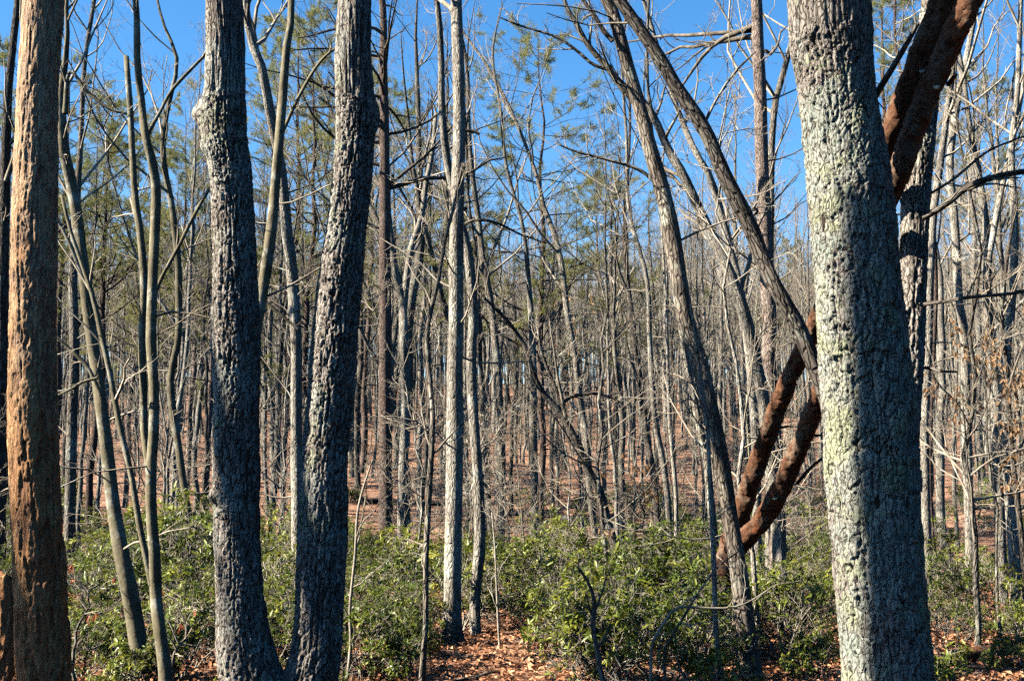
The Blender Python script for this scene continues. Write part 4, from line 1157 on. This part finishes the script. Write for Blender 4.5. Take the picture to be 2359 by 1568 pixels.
for _ in range(6000):
    if len(side) >= 165:
        break
    a_, d_ = r2.uniform(math.radians(30), math.radians(330)), math.sqrt(r2.uniform(16, 34 ** 2))
    x, y = math.sin(a_) * d_, math.cos(a_) * d_
    if abs(x) < 0.5 * y + 1.5 or any(math.hypot(x - q[0], y - q[1]) < 2.6 for q in side):
        continue
    # trees towards the sun are left out so sunlight reaches the visible wood
    if (x * SUN_DIR[0] + (y - 8) * SUN_DIR[1]) / math.hypot(x, y - 8) >  0.35:
        continue
    k_ = int(r2.integers(0, len(hw_used))) if r2.random() > 0.5 else len(hw_used) + int(r2.integers(0, 2))
    side.append((x, y, k_, r2.uniform(0, 6.28), r2.uniform(0.7, 1.05)))
hs = nrm(SUN_DIR[:2])
for (tx, ty, back, off, kk, sc_) in [(-3.3, 8.4, 11.0, 0.9, 5, 0.75)]:
    side.append((tx + hs[0] * back - hs[1] * off, ty + hs[1] * back + hs[0] * off, kk, 1.0, sc_))
instancer('surrounding_woodland', hw_parts, side, 'trees of the same wood standing beyond the picture edges', 'woodland')

sx_, sy_ = 2.25 + hs[0] * 8.0 - hs[1] * 0.27, 7.6 + hs[1] * 8.0 + hs[0] * 0.27
sb_ = np.array([sx_, sy_, float(ground_z(sx_, sy_))])
t = thing('dead_tree', 'tall straight snag out of view left, shading the lichen oak', 'tree', sb_)
zz_ = np.linspace(-0.2, 9.2, 30)
obj('trunk', trunk_geo(np.stack([zz_ * 0, zz_ * 0, zz_, np.linspace(0.135, 0.10, 30)], 1), 16, 91, 0.05).mesh('trunk', M['oak']), t)
# a leaning snag beside it whose shadow crosses the forked oak
zz_ = np.linspace(0, 12.5, 30)
off_ = 0.12 - 0.25 * (zz_ - 9 * math.tan(SUN_EL) / 1.0 - 1.9)
fx_, fy_ = at(545, 1000, d1)[0] + hs[0] * 9.0, d1 + hs[1] * 9.0
lp_ = np.stack([fx_ - hs[1] * off_, fy_ + hs[0] * off_, zz_, np.linspace(0.15, 0.10, 30)], 1)
sb_ = np.array([lp_[0, 0], lp_[0, 1], float(ground_z(lp_[0, 0], lp_[0, 1]))])
lp_[0, 2] = sb_[2] - 0.1
t = thing('dead_tree', 'leaning snag out of view left, shading the forked oak', 'tree', sb_)
obj('trunk', trunk_geo(rel(lp_, sb_), 16, 92, 0.05).mesh('trunk', M['oak']), t)
# low leafless brush that veils the slope
brush = []
for _ in range(6000):
    if len(brush) >= 45:
        break
    y = r2.uniform(23, 62)
    x = r2.uniform(-0.46, 0.46) * y
    if any(math.hypot(x - q[0], y - q[1]) < 0.8 for q in brush):
        continue
    brush.append((x, y, int(r2.integers(0, 5)), r2.uniform(0, 6.28), r2.uniform(0.3, 0.75)))
instancer('leafless_brush', [parts_of(m) for m in SP], brush, 'low tangle of leafless brush veiling the leaf covered slope', 'brush')
# trees behind and left of the viewer whose shade falls on the near trunks
def shade_spot(target, back):
    """foot of a tree standing 'back' metres towards the sun from a target point"""
    h = nrm(np.array([SUN_DIR[0], SUN_DIR[1]]))
    return target[0] + h[0] * back, target[1] + h[1] * back
print('woodland done')

# ------------------------------------------------------------------ laurel
def proto_laurel(seed, Ht, width, ntip):
    r = np.random.default_rng(seed)
    ns = 7
    # crooked stems from one root
    P0 = np.zeros((ns, 7, 3))
    ang = r.uniform(0, 2 * PI, ns)
    d = nrm(np.stack([np.cos(ang) * 0.75 * width, np.sin(ang) * 0.75 * width, r.uniform(0.6, 1.3, ns)], 1))
    P0[:, 0] = np.stack([np.cos(ang) * 0.06, np.sin(ang) * 0.06, np.full(ns, -0.05)], 1)
    for j in range(1, 7):
        d = nrm(d + r.normal(size=(ns, 3)) * 0.28 + np.array([0, 0, 0.16]))
        P0[:, j] = P0[:, j - 1] + d * Ht * 0.16 * r.uniform(0.8, 1.2, (ns, 1))
    R0 = np.linspace(0.014, 0.006, 7)[None] * r.uniform(0.7, 1.2, (ns, 1))
    P1, R1 = spawn(r, P0, R0, 5, 0.3, 1.0, (0.3, 0.6), (30, 70), 0.07, 5, 0.7, 0.26, 0.004, 0.009, 0.6, 0.3)
    P2, R2 = spawn(r, P1, R1, ntip, 0.25, 1.0, (0.35, 0.75), (25, 65), 0.10, 4, 0.75, 0.22, 0.0028, 0.005, 0.7, 0.3)
    Pd, Rd = spawn(r, P0, R0, 7, 0.2, 1.0, (0.4, 0.8), (35, 80), 0.06, 5, 0.5, 0.3, 0.0035, 0.007)
    Pe, Re = spawn(r, Pd, Rd, 4, 0.2, 1.0, (0.3, 0.6), (30, 70), 0.05, 4, 0.7, 0.25, 0.0026, 0.005)
    g = Geo()
    for P, R, s in ((P0, R0, 6), (P1, R1, 4), (P2, R2, 3), (Pd, Rd, 4), (Pe, Re, 3)):
        g.add(*tubes(P, R, s))
    stems = g.mesh('stems', M['shrub_twig'])
    tips = np.concatenate([P2[:, -1], P1[:, -1]])
    td = nrm(np.concatenate([P2[:, -1] - P2[:, -2], P1[:, -1] - P1[:, -2]]))
    keep = r.random(len(tips)) < 0.85
    tips, td = tips[keep], td[keep]
    nl = 6
    n = len(tips)
    ph = (np.arange(nl)[None] * 2.4 + r.uniform(0, 6.28, (n, 1))).ravel()
    tdr = np.repeat(td, nl, 0)
    a = nrm(np.cross(tdr, np.array([0.31, 0.87, 0.2])))
    b = np.cross(tdr, a)
    out = np.cos(ph)[:, None] * a + np.sin(ph)[:, None] * b
    dl = nrm(out + tdr * r.uniform(0.1, 0.7, (n * nl, 1)) + r.normal(size=(n * nl, 3)) * 0.22 + np.array([0, 0, 0.05]))
    nr = nrm(tdr * 0.7 + np.array([0, 0, 0.8]) + r.normal(size=(n * nl, 3)) * 0.30)
    pos = np.repeat(tips, nl, 0) - tdr * r.uniform(0, 0.05, (n * nl, 1))
    L = r.uniform(0.065, 0.12, n * nl)
    V, Q, T, nv = leaves(pos, dl, nr, L, L * r.uniform(0.30, 0.42, n * nl), 0.2, r.uniform(0.0, 0.35), True)
    whorl = np.repeat(r.random(n), nl)
    c = np.clip(whorl * 0.65 + r.random(n * nl) * 0.33 + (r.random(n * nl) < 0.012) * 1.0, 0, 1)
    fg = Geo().add(V, Q, T, np.repeat(c, nv))
    return stems, fg.mesh('foliage', M['laurel'])
LR = [proto_laurel(501, 1.25, 1.0, 5), proto_laurel(502, 1.5, 0.8, 5), proto_laurel(503, 1.0, 1.3, 5), proto_laurel(504, 1.35, 1.15, 4), proto_laurel(505, 0.8, 1.4, 5), proto_laurel(506, 1.2, 0.9, 3)]

def in_clearing(x, y):
    # leaf covered opening in front of the straight grey oak, the damp corner on the right, gaps by the near trunks
    if ((x - 0.15) / 1.05) ** 2 + ((y - 11.0) / 2.3) ** 2 < 1 + 0.25 * math.sin(5 * x + 3 * y):
        return True
    if ((x - 4.4) / 1.5) ** 2 + ((y - 10.6) / 1.8) ** 2 < 1:
        return True
    if -0.95 < x < 0.35 and 10.5 < y < 13.3:      # the feet of the grey oak and its neighbour stand clear
        return True
    if ((x - 2.35) / 0.6) ** 2 + ((y - 9.9) / 0.7) ** 2 < 1:
        return True
    return False
heroes = [FOOT['dead'], FOOT['fork'], FOOT['big'], FOOT['grey'], FOOT['lean']]
r3 = np.random.default_rng(9)
lau = []
for (px, y, kd, sc) in [(1340, 11.4, 0, 0.85), (1400, 10.6, 3, 0.9), (1420, 10.9, 0, 1.05), (1480, 10.5, 2, 1.0), (1545, 10.8, 3, 1.0), (1340, 12.2, 1, 1.0), (1430, 12.3, 3, 1.12), (1520, 12.4, 1, 1.0), (1610, 11.6, 5, 1.0), (1560, 13.5, 0, 1.1), (1270, 13.4, 0, 0.95),
                        (440, 14.0, 1, 1.15), (480, 15.0, 1, 1.15), (400, 13.4, 3, 1.0), (250, 11.6, 0, 0.95), (450, 11.4, 3, 1.0), (420, 10.7, 4, 1.0), (200, 10.8, 2, 1.0), (240, 12.9, 3, 1.0), (480, 12.6, 0, 1.0),
                        (640, 11.4, 0, 0.95), (650, 12.8, 3, 1.0), (850, 10.9, 2, 0.9), (900, 11.6, 0, 0.8), (930, 12.8, 3, 0.9), (965, 12.0, 4, 0.8), (930, 10.9, 4, 0.8), (1150, 14.2, 0, 0.9), (1200, 15.0, 3, 0.95), (870, 14, 0, 1.0),
                        (1800, 11.8, 5, 1.0), (1850, 12.6, 3, 1.0), (1880, 11.0, 4, 0.9), (1760, 13.0, 0, 1.0), (2200, 13.2, 2, 0.8), (2290, 13.8, 5, 0.8), (2170, 9.9, 4, 0.7), (2330, 11.2, 4, 0.7), (20, 10.4, 0, 0.9), (-10, 12.2, 1, 0.9), (330, 14.4, 0, 1.0), (170, 13.0, 3, 1.0),
                        (350, 10.3, 4, 0.8), (620, 10.2, 4, 0.8), (1590, 10.0, 4, 0.8)]:
    x = (px - W / 2) / F * y * math.cos(PITCH)
    lau.append((x, y, kd, r3.uniform(0, 6.28), sc * 0.62 * r3.uniform(0.75, 1.25)))
place_all(lau, 'laurel_shrub', 'shrub', 'laurel shrubs in front', lambda kd, y: 'glossy green laurel shrub, {o} from left {g}', LR, ('stems', 'foliage'))
lr_parts = [parts_of(m) for m in LR]
thick = []
for _ in range(20000):
    if len(thick) >= 370:
        break
    y = r3.uniform(11.5, 36)
    x = r3.uniform(-0.47, 0.47) * y
    if in_clearing(x, y) or any(math.hypot(x - q[0], y - q[1]) < 0.55 + 0.012 * y for q in thick):
        continue
    dn = float(fbm(np.array([[x * 0.22, y * 0.22, 3.3]]), 2)[0])
    if dn < 0.41 + 0.010 * max(0, y - 20) and y > 13:
        continue
    thick.append((x, y, int(r3.integers(0, 6)), r3.uniform(0, 6.28), (0.28 + 0.5 * r3.random() ** 1.6) * (1.0 if y < 16 else 1.2)))
instancer('laurel_thicket', lr_parts, thick, 'tangled evergreen laurel thicket covering the forest floor', 'undergrowth')
print('laurel done')

# ------------------------------------------------------------------ fallen leaves
r4 = np.random.default_rng(12)
n = 90000
y = r4.uniform(8.5, 25, n) ** 1.0
x = r4.uniform(-0.47, 0.47, n) * y
z = ground_z(x, y) + (fbm(np.stack([x * 1.1, y * 1.1, x * 0], -1), 3) - 0.5) * 0.10 * sstep(60, 20, y) * sstep(2, 6, y) + r4.uniform(0.0, 0.035, n)
a = r4.uniform(0, 2 * PI, n)
dl = np.stack([np.cos(a), np.sin(a), r4.normal(size=n) * 0.28], 1)
nr = nrm(np.stack([r4.normal(size=n) * 0.4, r4.normal(size=n) * 0.4, np.ones(n)], 1))
L = r4.uniform(0.04, 0.085, n)
V, Q, T, nv = leaves(np.stack([x, y, z], 1), dl, nr, L, L * r4.uniform(0.45, 0.75, n), 0.3, r4.uniform(-0.3, 0.4, n)[:, None], False)
lit = obj('leaf_litter', Geo().add(V, Q, T, np.repeat(r4.random(n), nv)).mesh('leaf_litter', M['litter'], smooth=False))
lit['kind'] = 'stuff'
tag(lit, 'rust and tan fallen oak leaves covering the forest floor', 'leaf litter')

# ------------------------------------------------------------------ small things
def stick(name, label, pts, d, mat, cat, seed, twigs=6, sides=7, n=20):
    pth = traced(pts, d, n, None, 0, seed, to_ground=False)
    base = pth[0, :3].copy()
    t = thing(name, label, cat, base)
    p = rel(pth, base)
    obj('stem', trunk_geo(p, sides, seed, 0.1).mesh('stem', M[mat]), t)
    r = np.random.default_rng(seed)
    if twigs:
        P1, R1 = spawn(r, p[None, :, :3], p[None, :, 3], twigs, 0.25, 1.0, (0.15, 0.4), (25, 65), 0.05, 6, 0.55, 0.2, 0.003, 0.012)
        P2, R2 = spawn(r, P1, R1, 5, 0.2, 1.0, (0.25, 0.55), (25, 60), 0.04, 4, 0.6, 0.2, 0.0022, 0.006)
        g = Geo()
        g.add(*tubes(P1, R1, 4))
        g.add(*tubes(P2, R2, 3))
        obj('twigs', g.mesh('twigs', M['shrub_twig'] if mat != 'dark' else M['twig_dark']), t)
    return t
def gpt(px, d):
    x = (px - W / 2) / F * d * math.cos(PITCH)
    return proj((x, d, float(ground_z(x, d))))
stick('sapling', 'thin bare grey sapling bent over sharply to the right above the laurels', [(gpt(1492, 9.6)[0], gpt(1492, 9.6)[1], 8), (1500, 1500, 7), (1512, 1465, 7), (1532, 1430, 6), (1564, 1398, 6), (1632, 1400, 5), (1690, 1398, 5), (1735, 1380, 4), (1780, 1350, 3)], 9.6, 'shrub_twig', 'sapling', 61)
stick('sapling', 'thin dark bare sapling leaning right, beside the sharply bent grey one', [(gpt(1530, 9.9)[0], gpt(1530, 9.9)[1], 8), (1530, 1510, 8), (1545, 1470, 7), (1575, 1420, 6), (1605, 1370, 5), (1650, 1310, 4), (1700, 1270, 3)], 9.9, 'oak', 'sapling', 62)
stick('shrub', 'dark crooked laurel stem forking in a Y above the leaf clearing', [(gpt(1395, 9.7)[0] + 14, gpt(1395, 9.7)[1], 14), (1387, 1560, 13), (1376, 1500, 12), (1366, 1440, 12), (1370, 1400, 11), (1366, 1370, 9), (1352, 1335, 7), (1330, 1305, 5)], 9.6, 'dark', 'shrub', 63, 4)
stick('sapling', 'spindly bare stem between sinuous pale trunk and the leaf clearing', [(gpt(1152, 12.6)[0], gpt(1152, 12.6)[1], 6), (1148, 1440, 6), (1144, 1350, 5), (1140, 1260, 4), (1133, 1180, 3)], 12.6, 'shrub_twig', 'sapling', 64)
stick('sapling', 'spindly pale stem just right of the forked oak', [(gpt(806, 10.6)[0], gpt(806, 10.6)[1], 8), (808, 1480, 8), (806, 1400, 7), (818, 1280, 7), (824, 1180, 6), (838, 1120, 5), (858, 1060, 4)], 10.6, 'shrub_twig', 'sapling', 65)
for k, (pts, d, lab) in enumerate([([(1052, 1556, 9), (1080, 1562, 8), (1110, 1572, 7), (1140, 1580, 5)], 10.5, 'dark stick lying at the near edge of the leaf clearing'),
                                   ([(2180, 1500, 10), (2240, 1512, 9), (2300, 1522, 8), (2350, 1540, 6)], 9.9, 'grey stick lying on damp leaves at the right edge'),
                                   ([(2150, 1540, 8), (2210, 1520, 7), (2280, 1490, 6), (2340, 1480, 4)], 9.7, 'thin branch lying across the right corner leaves')]):
    pth = traced(pts, d, 12, None, 0, k, to_ground=False)
    pth[:, 1] = d + np.linspace(0, 0.5, 12)
    pth[:, 2] = ground_z(pth[:, 0], pth[:, 1]) + 0.05
    base = pth[0, :3].copy()
    p = rel(pth, base)
    g = trunk_geo(p, 7, k, 0.12)
    P1, R1 = spawn(np.random.default_rng(k), p[None, :, :3], p[None, :, 3], 5, 0.2, 0.9, (0.2, 0.4), (25, 60), 0.02, 5, 0.6, 0.2, 0.004)
    g.add(*tubes(P1, R1, 4))
    tag(obj('fallen_branch', g.mesh('fallen_branch', M['dark' if k == 0 else 'oak']), None, base), lab, 'branch')

# broken stump at the left edge
p0 = at(8, 1500, 9.3)
base = np.array([p0[0], 9.3, float(ground_z(p0[0], 9.3))])
topz = at(8, 1322, 9.3)[2] - base[2]
prof = np.array([[0, 0, -0.1, 0.115], [0, 0, 0.1, 0.095], [0.01, 0, topz * 0.5, 0.082], [0.0, 0, topz, 0.078]])
V, Q, h, cid = hero_trunk(prof, 48, 70, 'dead', 13)
V = V.reshape(70, 48, 3)
rag = 0.14 * fbm(np.stack([np.cos(np.arange(48) * 2 * PI / 48) * 2.5, np.sin(np.arange(48) * 2 * PI / 48) * 2.5, np.zeros(48)], 1) + 3, 3)
V[-8:, :, 2] += (np.linspace(0, 1, 8)[:, None] * (rag - rag.mean())[None])
V = V.reshape(-1, 3)
cap = np.array([[0, 0, topz - 0.05]])
last = np.arange(69 * 48, 70 * 48)
stump = thing('stump', 'short broken stump at the left edge behind the dead trunk', 'stump', base)
obj('trunk', mesh('trunk', np.vstack([V, cap]), Q, np.stack([last, np.roll(last, -1), np.full(48, 70 * 48)], 1), M['dead'], {'hgt': np.append(h.ravel(), 0.3), 'rnd': np.append(cid.ravel(), 0.5)}), stump)

# rusty log half buried at the right
p0 = at(2240, 1470, 11.6)
base = np.array([p0[0], 11.6, float(ground_z(p0[0], 11.6))])
lg = np.array([[-0.7, -0.3, 0.0, 0.045], [-0.25, -0.05, 0.06, 0.06], [0.25, 0.15, 0.10, 0.062], [0.8, 0.4, 0.05, 0.05]])
tag(obj('rotten_log', rough_log(lg, 18, 40, 5).mesh('rotten_log', M['log']), None, base), 'short rusty rotten log lying among leaves right of lichen oak', 'log')

for k, (px, d, ang_, ln_, rr_, lab) in enumerate([(215, 21.0, 0.25, 3.2, 0.09, 'dark fallen log on the slope behind the leaning smooth trunk'), (1330, 33.0, 2.7, 4.0, 0.10, 'fallen log across the slope behind the bent dark trunk'),
                                                  (960, 36.0, 0.5, 3.6, 0.09, 'fallen log on the slope right of the reddish pine'), (1600, 30.0, 0.2, 3.0, 0.08, 'fallen log behind the laurels left of leaning dark trunk')]):
    x_ = (px - W / 2) / F * d * math.cos(PITCH)
    t_ = np.linspace(-0.5, 0.5, 12) * ln_
    X_, Y_ = x_ + np.cos(ang_) * t_, d + np.sin(ang_) * t_
    base = np.array([x_, d, float(ground_z(x_, d))])
    p = np.stack([X_ - x_, Y_ - d, ground_z(X_, Y_) - base[2] + rr_ * 0.8, np.linspace(rr_, rr_ * 0.7, 12)], 1)
    tag(obj('fallen_log', rough_log(p, 14, 50, k + 3).mesh('fallen_log', M['dark' if k % 2 == 0 else 'oak']), None, base), lab, 'log')

# leaves that still hang on twigs
def hanging(name, label, px, py, d, n, sx, sz, mat, seed, group=None, withtwigs=True, size=(0.07, 0.12)):
    r = np.random.default_rng(seed)
    c = at(px, py, d)
    base = np.array([c[0], c[1], float(ground_z(c[0], c[1]))])
    t = thing(name, label, 'sapling', base, group)
    Ht = c[2] - base[2] + sz
    k = 14
    z = np.linspace(-0.1, Ht, k)
    P = np.stack([np.cumsum(r.normal(size=k) * 0.03), np.cumsum(r.normal(size=k) * 0.03), z, np.linspace(0.02, 0.006, k)], 1)
    obj('trunk', trunk_geo(P, 7, seed, 0.1).mesh('trunk', M['oak']), t)
    t0 = max(0.25, (c[2] - base[2] - sz) / Ht)
    P1, R1 = spawn(r, P[None, :, :3], P[None, :, 3], 12, t0, 1.0, (sx / Ht * 0.7, sx / Ht * 1.3), (50, 85), 0.03, 6, 0.6, 0.2, 0.004, 0.01, 0.4, 0.3)
    P2, R2 = spawn(r, P1, R1, 6, 0.2, 1.0, (0.25, 0.5), (25, 60), 0.0, 4, 0.6, 0.2, 0.0025, 0.005)
    g = Geo()
    g.add(*tubes(P1, R1, 4))
    g.add(*tubes(P2, R2, 3))
    obj('crown', g.mesh('crown', M['twig']), t)
    pick = r.integers(0, len(P2), n)
    tt = r.integers(1, 4, n)
    pos = P2[pick, tt]
    dl = nrm(np.stack([r.normal(size=n) * 0.5, r.normal(size=n) * 0.5, -np.abs(r.normal(size=n)) - 0.5], 1))
    nr = nrm(r.normal(size=(n, 3)) + np.array([-0.5, -0.8, 0.3]))
    L = r.uniform(size[0], size[1], n)
    V, Q, T, nv = leaves(pos, dl, nr, L, L * r.uniform(0.4, 0.6, n), 0.25, r.uniform(-0.2, 0.4, n)[:, None], True)
    obj('foliage', Geo().add(V, Q, T, np.repeat(r.random(n), nv)).mesh('foliage', M[mat], smooth=False), t)
hanging('sapling', 'small tree holding tan dry leaves near the right edge', 2275, 960, 13.2, 380, 0.75, 0.75, 'tan_leaf', 71, size=(0.045, 0.085))
hanging('sapling', 'small tree with tan dry leaves at the right border, uppermost', 2355, 860, 14.0, 220, 0.6, 0.6, 'tan_leaf', 72, size=(0.045, 0.085))
hanging('sapling', 'thin sapling with few pale tan leaves above mid laurel', 1500, 1140, 15.0, 40, 0.4, 0.35, 'tan_leaf', 73)
hanging('sapling', 'low sapling with rust red dry leaves behind the dead trunk', 175, 1415, 10.2, 14, 0.35, 0.2, 'rust_leaf', 74, size=(0.045, 0.075))
hanging('sapling', 'tiny sapling with rust red leaves at foot of three-stemmed tree', 398, 1430, 10.2, 8, 0.25, 0.2, 'rust_leaf', 75, size=(0.045, 0.075))
hanging('sapling', 'tiny sapling with a few orange leaves beside the leaf clearing', 1280, 1450, 11.6, 8, 0.25, 0.2, 'rust_leaf', 76)
hanging('sapling', 'thin tree with scattered tan leaves right of bent dark trunk', 1330, 810, 27, 60, 0.8, 1.2, 'tan_leaf', 77)
print('scene done', len(bpy.data.objects))
print('triangles', sum(sum(max(0, p_) for p_ in [len(m.loops) - 2 * len(m.polygons)]) for m in bpy.data.meshes))
